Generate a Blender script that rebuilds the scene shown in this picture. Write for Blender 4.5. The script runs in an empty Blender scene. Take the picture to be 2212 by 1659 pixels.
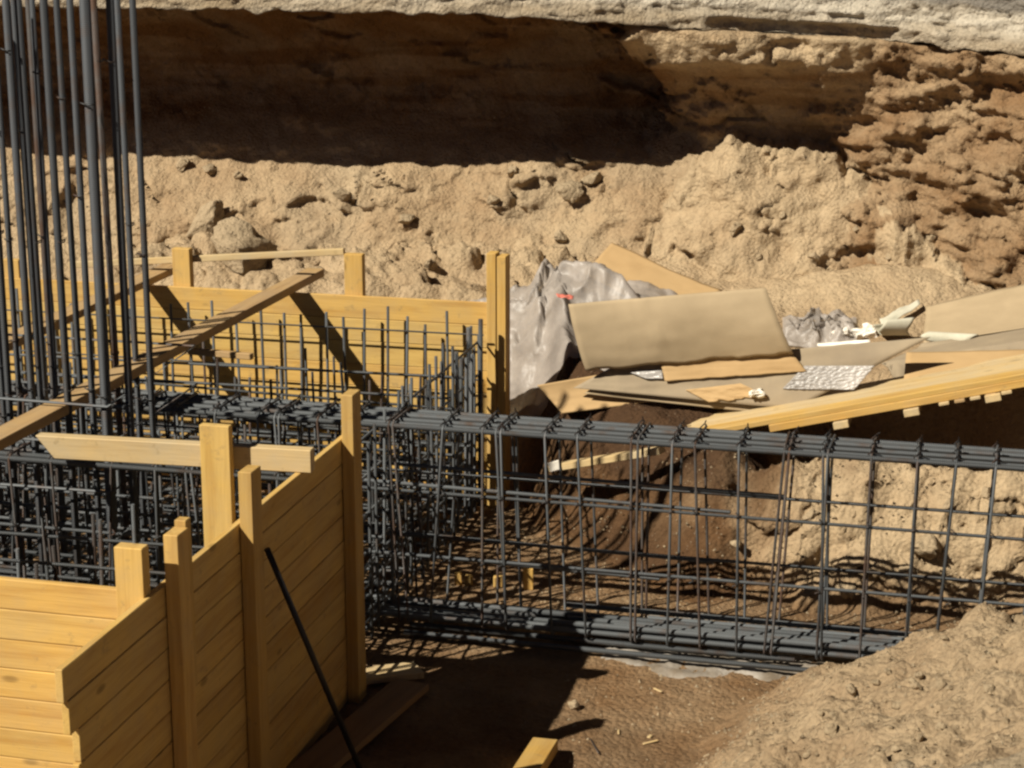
import bpy, bmesh, math, random
import numpy as np
from mathutils import Vector, Matrix, Quaternion

random.seed(7)
rng = np.random.default_rng(7)
S = bpy.context.scene
C = S.collection

# ------------------------------------------------------------------ camera
FPX, PITCH, HEAD, CAMH = 4100.0, math.radians(14.4), math.radians(13.9), 3.25   # focal length for a picture 2212 px wide
cam_d = bpy.data.cameras.new('camera')
cam = bpy.data.objects.new('camera', cam_d)
C.objects.link(cam)
cam_d.sensor_width = 36.0
cam_d.lens = 36.0 * FPX / 2212.0
cam_d.clip_start = 0.05
cam_d.clip_end = 2000
cam.location = (0, 0, CAMH)
cam.rotation_euler = (math.pi / 2 - PITCH, 0, HEAD)
S.camera = cam

# ------------------------------------------------------------------ light
TRAVEL = Vector((0.775, 0.83, -1.0)).normalized()          # direction the sunlight travels
to_sun = -TRAVEL
sun_el = math.asin(to_sun.z)
w = bpy.data.worlds.new('World')
S.world = w
w.use_nodes = True
nt = w.node_tree
nt.nodes.clear()
sky = nt.nodes.new('ShaderNodeTexSky')
sky.sky_type = 'NISHITA'
sky.sun_disc = False
sky.air_density = 0.1
sky.dust_density = 0.1
sky.altitude = 400
sky.sun_elevation = sun_el
sky.sun_rotation = math.atan2(to_sun.x, to_sun.y)
bgn = nt.nodes.new('ShaderNodeBackground')
bgn.inputs['Strength'].default_value = 0.05
outw = nt.nodes.new('ShaderNodeOutputWorld')
nt.links.new(sky.outputs[0], bgn.inputs['Color'])
nt.links.new(bgn.outputs[0], outw.inputs['Surface'])

sl = bpy.data.lights.new('sun', 'SUN')
sl.energy = 5.0
sl.angle = math.radians(0.53)
sl.color = (1.0, 0.92, 0.78)
sun = bpy.data.objects.new('sun', sl)
C.objects.link(sun)
sun.rotation_euler = TRAVEL.to_track_quat('-Z', 'Y').to_euler()
sun.location = (-8, -6, 11)

S.view_settings.view_transform = 'Standard'
S.view_settings.look = 'None'
S.view_settings.gamma = 1.0
S.view_settings.use_curve_mapping = False
S.view_settings.exposure = 0.5
S.cycles.pixel_filter_type = 'BLACKMAN_HARRIS'
S.cycles.filter_width = 2.5

# ------------------------------------------------------------------ helpers: noise
def _h(ix, iy, seed):
    n = (ix.astype(np.int64) * 374761393 + iy.astype(np.int64) * 668265263 + seed * 1442695041) & 0x7fffffff
    n = ((n ^ (n >> 13)) * 1274126177) & 0x7fffffff
    n = ((n ^ (n >> 16)) * 73856093) & 0x7fffffff
    return ((n >> 4) % 65536) / 65536.0

def perlin(x, y, seed=0):
    x = np.asarray(x, float); y = np.asarray(y, float)
    ix = np.floor(x); iy = np.floor(y)
    fx = x - ix; fy = y - iy
    u = fx * fx * fx * (fx * (fx * 6 - 15) + 10); v = fy * fy * fy * (fy * (fy * 6 - 15) + 10)
    def g(ox, oy):
        a = _h(ix + ox, iy + oy, seed) * 2 * math.pi
        return np.cos(a) * (fx - ox) + np.sin(a) * (fy - oy)
    return 1.5 * ((g(0, 0) * (1 - u) + g(1, 0) * u) * (1 - v) + (g(0, 1) * (1 - u) + g(1, 1) * u) * v)

def fbm(x, y, octv=5, seed=0, gain=0.5, lac=2.03):
    s = 0; a = 1.0
    for o in range(octv):
        s = s + a * perlin(x, y, seed + o * 17)
        x = x * lac + 3.1; y = y * lac + 1.7; a *= gain
    return s

def billow(x, y, octv=4, seed=0, gain=0.5):
    s = 0; a = 1.0
    for o in range(octv):
        s = s + a * np.abs(perlin(x, y, seed + o * 13))
        x = x * 2.07 + 5.3; y = y * 2.07 + 2.9; a *= gain
    return s

def lumps(x, y, seed=0, thresh=0.55):
    """rounded clods half sunk in the soil: one per cell, only in some cells"""
    x = np.asarray(x, float); y = np.asarray(y, float)
    ix = np.floor(x); iy = np.floor(y)
    best = np.zeros_like(x)
    for ox in (-1, 0, 1):
        for oy in (-1, 0, 1):
            cx = ix + ox; cy = iy + oy
            px = cx + _h(cx, cy, seed); py = cy + _h(cx, cy, seed + 1)
            r = 0.18 + 0.5 * _h(cx, cy, seed + 2) ** 2
            on = _h(cx, cy, seed + 3) > thresh
            d2 = ((x - px) ** 2 + (y - py) ** 2) / (r * r)
            best = np.maximum(best, np.where(on, r * np.sqrt(np.clip(1 - d2, 0, 1)), 0))
    return best

def cells(x, y, seed=0, tilt=0.7, warp=0.25):
    """angular broken blocks: every cell a tilted facet, with a crevice between neighbours"""
    x = np.asarray(x, float); y = np.asarray(y, float)
    wx = fbm(x * 1.3, y * 1.3, 3, seed + 31); wy = fbm(x * 1.3 + 7, y * 1.3 + 3, 3, seed + 37)
    x = x + warp * wx; y = y + warp * wy
    ix = np.floor(x); iy = np.floor(y)
    f1 = np.full_like(x, 9.0); f2 = np.full_like(x, 9.0); h = np.zeros_like(x)
    for ox in (-1, 0, 1):
        for oy in (-1, 0, 1):
            cx = ix + ox; cy = iy + oy
            px = cx + _h(cx, cy, seed); py = cy + _h(cx, cy, seed + 1)
            d = np.sqrt((x - px) ** 2 + (y - py) ** 2)
            hh = (_h(cx, cy, seed + 2) - 0.5) + tilt * ((x - px) * (_h(cx, cy, seed + 3) * 2 - 1) + (y - py) * (_h(cx, cy, seed + 4) * 2 - 1))
            near = d < f1
            f2 = np.where(near, f1, np.minimum(f2, d)); h = np.where(near, hh, h); f1 = np.where(near, d, f1)
    e = f2 - f1
    return h * sm(0, .14, e) - .24 * (1 - sm(0, .10, e))

def sm(a, b, t):
    t = np.clip((np.asarray(t, float) - a) / (b - a), 0, 1)
    return t * t * (3 - 2 * t)

# ------------------------------------------------------------------ helpers: camera rays
_F = Vector((-math.sin(HEAD), math.cos(HEAD), 0)); _R = Vector((math.cos(HEAD), math.sin(HEAD), 0))
def ray(px, py):
    u = (px - 1106.0) / FPX; v = (py - 829.5) / FPX
    fwd = math.cos(PITCH) - v * math.sin(PITCH)
    up = -math.sin(PITCH) - v * math.cos(PITCH)
    return _F * fwd + _R * u + Vector((0, 0, up))
EYE = Vector((0, 0, CAMH))
def on_z(px, py, z): d = ray(px, py); return EYE + d * ((z - CAMH) / d.z)
def on_y(px, py, y): d = ray(px, py); return EYE + d * (y / d.y)
def on_x(px, py, x): d = ray(px, py); return EYE + d * (x / d.x)

# ------------------------------------------------------------------ helpers: objects
def tag(o, label=None, cat=None, group=None, kind=None):
    if label: o['label'] = label
    if cat: o['category'] = cat
    if group: o['group'] = group
    if kind: o['kind'] = kind
    return o

def empty(name, loc=(0, 0, 0), label=None, cat=None, group=None):
    o = bpy.data.objects.new(name, None)
    o.empty_display_size = 0.1
    C.objects.link(o); o.location = loc
    return tag(o, label, cat, group)

def link(name, me, parent=None):
    o = bpy.data.objects.new(name, me)
    C.objects.link(o)
    if parent is not None:
        o.parent = parent
        o.matrix_parent_inverse = Matrix.Translation(-Vector(parent.location))
    return o

def mesh_np(name, verts, quads, mat, smooth=True, cols=None):
    me = bpy.data.meshes.new(name)
    verts = np.asarray(verts, np.float32); quads = np.asarray(quads, np.int32)
    n = quads.shape[1]
    me.vertices.add(len(verts)); me.vertices.foreach_set('co', verts.ravel())
    me.loops.add(quads.size); me.loops.foreach_set('vertex_index', quads.ravel())
    me.polygons.add(len(quads))
    me.polygons.foreach_set('loop_start', np.arange(0, quads.size, n, dtype=np.int32))
    me.polygons.foreach_set('loop_total', np.full(len(quads), n, np.int32))
    me.polygons.foreach_set('use_smooth', np.full(len(quads), smooth))
    me.update(calc_edges=True)
    if cols is not None:
        ca = me.color_attributes.new('soil', 'FLOAT_COLOR', 'POINT')
        c4 = np.ones((len(verts), 4), np.float32); c4[:, :cols.shape[1]] = cols
        ca.data.foreach_set('color', c4.ravel())
    me.materials.append(mat)
    return me

def grid_quads(nu, nv):
    i = np.arange(nu - 1)[:, None] * nv + np.arange(nv - 1)[None, :]
    i = i.ravel()
    return np.stack([i, i + nv, i + nv + 1, i + 1], 1)

# ------------------------------------------------------------------ materials
def new_mat(name):
    m = bpy.data.materials.new(name); m.use_nodes = True
    n = m.node_tree.nodes; l = m.node_tree.links
    p = n['Principled BSDF']
    return m, n, l, p

def N(n, t, **kw):
    x = n.new(t)
    for k, v in kw.items():
        if k in x.inputs: x.inputs[k].default_value = v
        else: setattr(x, k, v)
    return x

def ramp(n, stops):
    r = n.new('ShaderNodeValToRGB')
    e = r.color_ramp.elements
    while len(e) > 1: e.remove(e[-1])
    e[0].position = stops[0][0]; e[0].color = (*stops[0][1], 1)
    for p, c in stops[1:]:
        k = e.new(p); k.color = (*c, 1)
    return r

def mix(n, l, fac, a, b, mode='MIX'):
    m = n.new('ShaderNodeMix'); m.data_type = 'RGBA'; m.blend_type = mode
    for s, v in ((0, fac), (6, a), (7, b)):
        if hasattr(v, 'is_linked') or hasattr(v, 'links'): l.new(v, m.inputs[s])
        else: m.inputs[s].default_value = v if s == 0 else (*v, 1)
    return m.outputs[2]

DARK_EARTH = (0.062, 0.034, 0.018)  # darker brown earth for the trench bank, its edge and the floor
def soil_mat(name, cA, cB, cC, bump=1.0):
    """cA pale sand, cB brown earth, cC grey; weights come from the soil attribute (which earth lies where)"""
    m, n, l, p = new_mat(name)
    p.inputs['Roughness'].default_value = 0.95
    p.inputs['Specular IOR Level'].default_value = 0.15
    tc = N(n, 'ShaderNodeNewGeometry')
    at = N(n, 'ShaderNodeAttribute', attribute_name='soil')
    sep = N(n, 'ShaderNodeSeparateColor'); l.new(at.outputs['Color'], sep.inputs[0])
    n1 = N(n, 'ShaderNodeTexNoise', Scale=2.6, Detail=8.0, Roughness=0.62); l.new(tc.outputs['Position'], n1.inputs['Vector'])
    n2 = N(n, 'ShaderNodeTexNoise', Scale=34.0, Detail=6.0, Roughness=0.7); l.new(tc.outputs['Position'], n2.inputs['Vector'])
    ad = N(n, 'ShaderNodeMath', operation='MULTIPLY_ADD'); l.new(n1.outputs['Fac'], ad.inputs[0]); ad.inputs[1].default_value = 1.1; ad.inputs[2].default_value = -0.55
    a2 = N(n, 'ShaderNodeMath', operation='ADD', use_clamp=True); l.new(ad.outputs[0], a2.inputs[0]); l.new(sep.outputs[0], a2.inputs[1])
    c1 = mix(n, l, a2.outputs[0], cA, cB)
    c2 = mix(n, l, sep.outputs[1], c1, cC)
    c2 = mix(n, l, sep.outputs[2], c2, DARK_EARTH)
    r2 = ramp(n, [(0.28, (0.58, 0.55, 0.50)), (0.46, (0.95, 0.94, 0.92)), (0.75, (1.2, 1.18, 1.15))]); l.new(n2.outputs['Fac'], r2.inputs[0])
    c3 = mix(n, l, 0.75, c2, r2.outputs[0], 'MULTIPLY')
    # pale grit and dark grit
    vo = N(n, 'ShaderNodeTexVoronoi', Scale=70.0); l.new(tc.outputs['Position'], vo.inputs['Vector'])
    sp = N(n, 'ShaderNodeSeparateColor'); l.new(vo.outputs['Color'], sp.inputs[0])
    g1 = N(n, 'ShaderNodeMath', operation='GREATER_THAN'); l.new(sp.outputs[0], g1.inputs[0]); g1.inputs[1].default_value = 0.9
    g2 = N(n, 'ShaderNodeMath', operation='LESS_THAN'); l.new(vo.outputs['Distance'], g2.inputs[0]); g2.inputs[1].default_value = 0.32
    gm = N(n, 'ShaderNodeMath', operation='MULTIPLY'); l.new(g1.outputs[0], gm.inputs[0]); l.new(g2.outputs[0], gm.inputs[1])
    gm2 = N(n, 'ShaderNodeMath', operation='MULTIPLY'); l.new(gm.outputs[0], gm2.inputs[0]); gm2.inputs[1].default_value = 0.22
    c4 = mix(n, l, gm2.outputs[0], c3, (0.42, 0.35, 0.26))
    l.new(c4, p.inputs['Base Color'])
    b0 = N(n, 'ShaderNodeBump', Strength=0.9 * bump, Distance=0.035)
    n0 = N(n, 'ShaderNodeTexNoise', Scale=11.0, Detail=10.0, Roughness=0.72, Distortion=0.4); l.new(tc.outputs['Position'], n0.inputs['Vector'])
    l.new(n0.outputs['Fac'], b0.inputs['Height'])
    b1 = N(n, 'ShaderNodeBump', Strength=0.8 * bump, Distance=0.010)
    n3 = N(n, 'ShaderNodeTexVoronoi', Scale=46.0, feature='F1'); l.new(tc.outputs['Position'], n3.inputs['Vector'])
    l.new(n3.outputs['Distance'], b1.inputs['Height']); b1.invert = True
    l.new(b0.outputs[0], b1.inputs['Normal'])
    b2 = N(n, 'ShaderNodeBump', Strength=0.4 * bump, Distance=0.006); 
    l.new(gm.outputs[0], b2.inputs['Height']); l.new(b1.outputs[0], b2.inputs['Normal'])
    l.new(b2.outputs[0], p.inputs['Normal'])
    return m

SAND, BROWN, GREY = (0.445, 0.338, 0.212), (0.188, 0.100, 0.042), (0.30, 0.25, 0.175)
M_soil = soil_mat('soil', SAND, BROWN, GREY)
M_crust = soil_mat('pavement crust', (0.50, 0.45, 0.365), (0.30, 0.235, 0.155), (0.17, 0.155, 0.135), 1.0)
M_clod = soil_mat('clod', (0.43, 0.33, 0.21), (0.30, 0.215, 0.125), GREY)

def wood_mat(name, light, dark, tint=0.35, weather=0.0, wcol=(0.36, 0.30, 0.20)):
    m, n, l, p = new_mat(name)
    p.inputs['Roughness'].default_value = 0.72
    p.inputs['Specular IOR Level'].default_value = 0.25
    tc = N(n, 'ShaderNodeTexCoord'); oi = N(n, 'ShaderNodeObjectInfo')
    off = N(n, 'ShaderNodeVectorMath', operation='SCALE'); off.inputs[0].default_value = (37.0, 19.0, 53.0); l.new(oi.outputs['Random'], off.inputs['Scale'])
    ad = N(n, 'ShaderNodeVectorMath', operation='ADD'); l.new(tc.outputs['Object'], ad.inputs[0]); l.new(off.outputs[0], ad.inputs[1])
    mp = N(n, 'ShaderNodeMapping'); mp.inputs['Scale'].default_value = (0.9, 11.0, 11.0); l.new(ad.outputs[0], mp.inputs['Vector'])
    n1 = N(n, 'ShaderNodeTexNoise', Scale=2.2, Detail=7.0, Roughness=0.6, Distortion=0.6); l.new(mp.outputs[0], n1.inputs['Vector'])
    mp2 = N(n, 'ShaderNodeMapping'); mp2.inputs['Scale'].default_value = (2.5, 90.0, 90.0); l.new(ad.outputs[0], mp2.inputs['Vector'])
    n2 = N(n, 'ShaderNodeTexNoise', Scale=2.0, Detail=4.0); l.new(mp2.outputs[0], n2.inputs['Vector'])
    r1 = ramp(n, [(0.3, dark), (0.52, light), (0.75, tuple(min(1, c * 1.12) for c in light))]); l.new(n1.outputs['Fac'], r1.inputs[0])
    r2 = ramp(n, [(0.3, (0.86, 0.83, 0.78)), (0.6, (1.04, 1.03, 1.02))]); l.new(n2.outputs['Fac'], r2.inputs[0])
    c = mix(n, l, 0.6, r1.outputs[0], r2.outputs[0], 'MULTIPLY')
    # knots
    mk = N(n, 'ShaderNodeMapping'); mk.inputs['Scale'].default_value = (4.5, 11.0, 11.0); l.new(ad.outputs[0], mk.inputs['Vector'])
    vo = N(n, 'ShaderNodeTexVoronoi', Scale=1.0); l.new(mk.outputs[0], vo.inputs['Vector'])
    rk = ramp(n, [(0.0, (1, 1, 1)), (0.10, (0.8, 0.8, 0.8)), (0.17, (0, 0, 0))]); l.new(vo.outputs['Distance'], rk.inputs[0])
    sp = N(n, 'ShaderNodeSeparateColor'); l.new(vo.outputs['Color'], sp.inputs[0])
    gt = N(n, 'ShaderNodeMath', operation='GREATER_THAN'); l.new(sp.outputs[1], gt.inputs[0]); gt.inputs[1].default_value = 0.62
    km = N(n, 'ShaderNodeMath', operation='MULTIPLY'); l.new(rk.outputs[0], km.inputs[0]); l.new(gt.outputs[0], km.inputs[1])
    km2 = N(n, 'ShaderNodeMath', operation='MULTIPLY'); l.new(km.outputs[0], km2.inputs[0]); km2.inputs[1].default_value = 0.7
    c = mix(n, l, km2.outputs[0], c, tuple(x * 0.35 for x in dark))
    # board to board tint
    rt = ramp(n, [(0.0, (0.82, 0.74, 0.62)), (0.35, (1, 0.98, 0.95)), (0.7, (1.05, 0.95, 0.80)), (1.0, (0.95, 0.86, 0.78))]); l.new(oi.outputs['Random'], rt.inputs[0])
    c = mix(n, l, tint * 2, c, rt.outputs[0], 'MULTIPLY')
    # grey stains and dirt
    n3 = N(n, 'ShaderNodeTexNoise', Scale=5.0, Detail=6.0, Roughness=0.65); l.new(ad.outputs[0], n3.inputs['Vector'])
    r3 = ramp(n, [(0.45 - 0.35 * weather, (0, 0, 0)), (0.85 - 0.2 * weather, (1, 1, 1))]); l.new(n3.outputs['Fac'], r3.inputs[0])
    wm = N(n, 'ShaderNodeMath', operation='MULTIPLY'); l.new(r3.outputs[0], wm.inputs[0]); wm.inputs[1].default_value = 0.35 + 0.5 * weather
    c = mix(n, l, wm.outputs[0], c, wcol)
    n4 = N(n, 'ShaderNodeTexNoise', Scale=17.0, Detail=5.0, Roughness=0.7); l.new(ad.outputs[0], n4.inputs['Vector'])
    r4 = ramp(n, [(0.60, (0, 0, 0)), (0.68, (1, 1, 1))]); l.new(n4.outputs['Fac'], r4.inputs[0])
    w4 = N(n, 'ShaderNodeMath', operation='MULTIPLY'); l.new(r4.outputs[0], w4.inputs[0]); w4.inputs[1].default_value = 0.42
    c = mix(n, l, w4.outputs[0], c, (0.27, 0.19, 0.09))
    l.new(c, p.inputs['Base Color'])
    b = N(n, 'ShaderNodeBump', Strength=0.35, Distance=0.003); l.new(n2.outputs['Fac'], b.inputs['Height']); l.new(b.outputs[0], p.inputs['Normal'])
    return m

M_pine = wood_mat('fresh pine', (0.57, 0.39, 0.125), (0.46, 0.28, 0.075), 0.45, 0.18, (0.36, 0.29, 0.18))
M_pine_pale = wood_mat('pale sawn timber', (0.56, 0.41, 0.19), (0.44, 0.29, 0.11), 0.2, 0.6, (0.42, 0.37, 0.27))
M_plank = wood_mat('dusty plank', (0.43, 0.29, 0.13), (0.30, 0.175, 0.07), 0.2, 0.55, (0.34, 0.26, 0.17))
M_old = wood_mat('old plank', (0.30, 0.18, 0.08), (0.2, 0.11, 0.05), 0.2, 0.6, (0.22, 0.17, 0.11))

def steel_mat(name, base, rust, rustiness, ribs=True):
    m, n, l, p = new_mat(name)
    tc = N(n, 'ShaderNodeTexCoord'); oi = N(n, 'ShaderNodeObjectInfo')
    off = N(n, 'ShaderNodeVectorMath', operation='SCALE'); off.inputs[0].default_value = (31.0, 17.0, 43.0); l.new(oi.outputs['Random'], off.inputs['Scale'])
    ad = N(n, 'ShaderNodeVectorMath', operation='ADD'); l.new(tc.outputs['Object'], ad.inputs[0]); l.new(off.outputs[0], ad.inputs[1])
    n1 = N(n, 'ShaderNodeTexNoise', Scale=6.0, Detail=7.0, Roughness=0.65); l.new(ad.outputs[0], n1.inputs['Vector'])
    rr = ramp(n, [(0.62 - 0.3 * rustiness, (0, 0, 0)), (0.78 - 0.2 * rustiness, (1, 1, 1))]); l.new(n1.outputs['Fac'], rr.inputs[0])
    c = mix(n, l, rr.outputs[0], base, rust)
    rt = ramp(n, [(0, (0.5, 0.5, 0.5)), (1, (1.2, 1.2, 1.2))]); l.new(oi.outputs['Random'], rt.inputs[0])
    c = mix(n, l, 0.8, c, rt.outputs[0], 'MULTIPLY')
    l.new(c, p.inputs['Base Color'])
    p.inputs['Metallic'].default_value = 0.25
    p.inputs['Roughness'].default_value = 0.55
    if ribs:
        wv = N(n, 'ShaderNodeTexWave', wave_type='BANDS', bands_direction='Z', Scale=42.0, Distortion=0.0); l.new(tc.outputs['Object'], wv.inputs['Vector'])
        b = N(n, 'ShaderNodeBump', Strength=0.9, Distance=0.004); l.new(wv.outputs['Fac'], b.inputs['Height']); l.new(b.outputs[0], p.inputs['Normal'])
    return m

M_bar = steel_mat('ribbed bar', (0.145, 0.158, 0.168), (0.13, 0.085, 0.06), 0.3)
M_bar_dark = steel_mat('dark column bar', (0.075, 0.083, 0.094), (0.09, 0.06, 0.045), 0.3)
M_bar_rusty = steel_mat('rusty bar', (0.11, 0.11, 0.11), (0.10, 0.055, 0.035), 0.8)
M_stirrup = steel_mat('stirrup bar', (0.085, 0.093, 0.10), (0.10, 0.058, 0.038), 0.35, False)
M_wire = steel_mat('tie wire', (0.05, 0.05, 0.05), (0.09, 0.05, 0.035), 0.5, False)

def simple_mat(name, c1, c2, scale, rough=0.8, bump=0.3, dist=0.004, spec=0.3):
    m, n, l, p = new_mat(name)
    tc = N(n, 'ShaderNodeTexCoord'); oi = N(n, 'ShaderNodeObjectInfo')
    off = N(n, 'ShaderNodeVectorMath', operation='SCALE'); off.inputs[0].default_value = (31.0, 17.0, 43.0); l.new(oi.outputs['Random'], off.inputs['Scale'])
    ad = N(n, 'ShaderNodeVectorMath', operation='ADD'); l.new(tc.outputs['Object'], ad.inputs[0]); l.new(off.outputs[0], ad.inputs[1])
    n1 = N(n, 'ShaderNodeTexNoise', Scale=scale, Detail=8.0, Roughness=0.62); l.new(ad.outputs[0], n1.inputs['Vector'])
    r = ramp(n, [(0.35, c1), (0.65, c2)]); l.new(n1.outputs['Fac'], r.inputs[0])
    l.new(r.outputs[0], p.inputs['Base Color'])
    p.inputs['Roughness'].default_value = rough; p.inputs['Specular IOR Level'].default_value = spec
    b = N(n, 'ShaderNodeBump', Strength=bump, Distance=dist)
    n2 = N(n, 'ShaderNodeTexNoise', Scale=scale * 9, Detail=5.0); l.new(tc.outputs['Object'], n2.inputs['Vector'])
    l.new(n2.outputs['Fac'], b.inputs['Height']); l.new(b.outputs[0], p.inputs['Normal'])
    return m

M_card = simple_mat('cardboard', (0.32, 0.245, 0.148), (0.39, 0.30, 0.185), 3.0, 0.85, 0.1)
M_card_brown = simple_mat('brown cardboard', (0.40, 0.265, 0.125), (0.45, 0.305, 0.15), 3.0, 0.85, 0.1)
M_card_grey = simple_mat('dusty cardboard', (0.25, 0.20, 0.138), (0.32, 0.255, 0.17), 4.0, 0.9, 0.1)
M_paper = simple_mat('white paper', (0.66, 0.62, 0.54), (0.8, 0.76, 0.68), 6.0, 0.7, 0.2)
M_greycard = simple_mat('grey paper', (0.46, 0.44, 0.34), (0.58, 0.55, 0.44), 6.0, 0.8, 0.2)
M_blind = simple_mat('blinding concrete', (0.17, 0.135, 0.095), (0.36, 0.325, 0.28), 6.0, 0.9, 0.5, 0.01)
M_rod = simple_mat('shade-dark steel', (0.012, 0.012, 0.014), (0.03, 0.026, 0.024), 9.0, 0.5, 0.3)  # rebar standing in shadow; the shade is put into its near-black colour

def film_mat(name, col, alpha, rough):
    m, n, l, p = new_mat(name)
    tc = N(n, 'ShaderNodeTexCoord')
    n1 = N(n, 'ShaderNodeTexNoise', Scale=4.0, Detail=6.0, Roughness=0.6); l.new(tc.outputs['Object'], n1.inputs['Vector'])
    r = ramp(n, [(0.3, tuple(c * 0.7 for c in col)), (0.7, col)]); l.new(n1.outputs['Fac'], r.inputs[0])
    l.new(r.outputs[0], p.inputs['Base Color'])
    ra = ramp(n, [(0.3, (alpha - 0.15,) * 3), (0.7, (min(1, alpha + 0.12),) * 3)]); l.new(n1.outputs['Fac'], ra.inputs[0])
    l.new(ra.outputs[0], p.inputs['Alpha'])
    p.inputs['Roughness'].default_value = rough
    p.inputs['Specular IOR Level'].default_value = 0.35
    n2 = N(n, 'ShaderNodeTexNoise', Scale=28.0, Detail=4.0, Distortion=1.2); l.new(tc.outputs['Object'], n2.inputs['Vector'])
    b = N(n, 'ShaderNodeBump', Strength=0.25, Distance=0.010); l.new(n2.outputs['Fac'], b.inputs['Height']); l.new(b.outputs[0], p.inputs['Normal'])
    return m
M_film = film_mat('plastic film', (0.40, 0.355, 0.315), 0.74, 0.42)
M_foil = film_mat('silvery film', (0.50, 0.47, 0.44), 0.85, 0.3)
M_red = simple_mat('faded red plastic', (0.55, 0.14, 0.10), (0.6, 0.2, 0.15), 9.0, 0.4)

# ------------------------------------------------------------------ terrain functions
def foot_y(X):
    return np.interp(X, [-9, -2.55, -2.35, -2.15, -1.75, -1.2, 4], [9.98, 9.98, 9.75, 9.32, 8.98, 8.5, 8.42])

def ground_base(X, Y):
    X = np.asarray(X, float); Y = np.asarray(Y, float)
    f = foot_y(X) + 0.09 * fbm(X * 1.7, Y * 0.7, 3, 5)
    wid = np.interp(X, [-9, -2.5, -2.2, -1.3, -0.8, 4], [1.2, 0.9, 0.75, 0.72, 0.55, 0.55])
    m = sm(0, 1, (Y - f) / wid)
    m = 0.55 * m + 0.45 * np.clip((Y - f) / wid, 0, 1)
    zp = 0.60 + np.clip(Y - 9.1, 0, None) * 0.2
    zs_ = np.minimum(0.63 + 0.22 * np.clip(X + 1.3, 0, None), 1.05)
    zp = np.maximum(zp, np.where(X > -1.3, zs_, 0) * sm(9.80, 9.9, Y))
    z = m * zp
    z = z - 0.09 * sm(-2.1, -1.8, X) * (1 - sm(-0.9, -0.5, X)) * sm(9.1, 9.3, Y) * (1 - sm(10.2, 10.6, Y))
    # hollow under the propped shutter
    hol = sm(-1.15, -0.75, X) * (1 - sm(1.2, 1.5, X)) * sm(9.02, 9.12, Y) * (1 - sm(9.82, 9.9, Y))
    z = z - 0.40 * hol
    z = z + 0.5 * sm(1.25, 1.6, X) * sm(8.9, 9.2, Y) * (1 - sm(9.7, 10.5, Y))
    # heap of spoil in the right foreground
    xf = -0.72 - (7.6 - Y) * 0.32 + 0.10 * fbm(Y * 1.9, Y * 0 + 2.2, 3, 9)
    t = np.clip(X - xf, 0, None)
    mo = 1.15 * (1 - np.exp(-0.58 * t)) * (1 - sm(7.28, 7.66, Y + 0.05 * fbm(X * 3, Y * 0, 2, 3)))
    # harder crust of the nearest ridge
    rd = sm(0, 0.16, 5.42 - Y + 0.15 * (X - 0.0) + 0.05 * fbm(X * 3, Y * 3, 3, 33)) * sm(-1.15, -0.75, X)
    mo = mo + 0.10 * rd * (mo > 0)
    z = np.maximum(z, mo)
    # little heap of poured sand on the cardboard
    d2 = ((X + 0.38) / 0.62) ** 2 + ((Y - 11.05) / 0.34) ** 2
    z = z + 0.16 * np.exp(-d2 * 1.3)
    return z

def ground_full(X, Y):
    z = ground_base(X, Y)
    rough = 0.35 + 0.65 * sm(0.02, 0.15, z)
    z = z + rough * (0.030 * fbm(X * 3.1, Y * 3.1, 5, 21, 0.55) + 0.010 * cells(X * 9, Y * 9, 41, 0.8) + 0.006 * lumps(X * 24, Y * 24, 43, 0.6))
    md = sm(-0.75, -0.3, X + (7.6 - Y) * 0.3) * (1 - sm(7.4, 7.6, Y))
    patch = sm(-.2, .3, fbm(X * 1.6, Y * 1.6, 3, 49))
    z = z + md * (0.05 * fbm(X * 4, Y * 4, 4, 57) + 0.035 * cells(X * 6, Y * 6, 51, 0.9) * patch + 0.013 * cells(X * 17, Y * 17, 53, 0.9) + 0.004 * cells(X * 38, Y * 38, 55, 0.9))
    bk = sm(0, 0.2, Y - foot_y(X)) * (1 - sm(0.5, 0.8, Y - foot_y(X))) * sm(-2.3, -2.1, X)
    z = z + bk * (0.025 * cells(X * 9, Y * 9, 63, 0.9) + 0.03 * fbm(X * 3, Y * 3, 4, 65))
    bl = sm(9.95, 10.3, Y) * (1 - sm(-2.4, -2.1, X))
    z = z + bl * (0.10 * cells(X * 3, Y * 3.5, 67, 0.9) + 0.04 * cells(X * 9, Y * 9, 69, 0.9))
    return z

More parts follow.
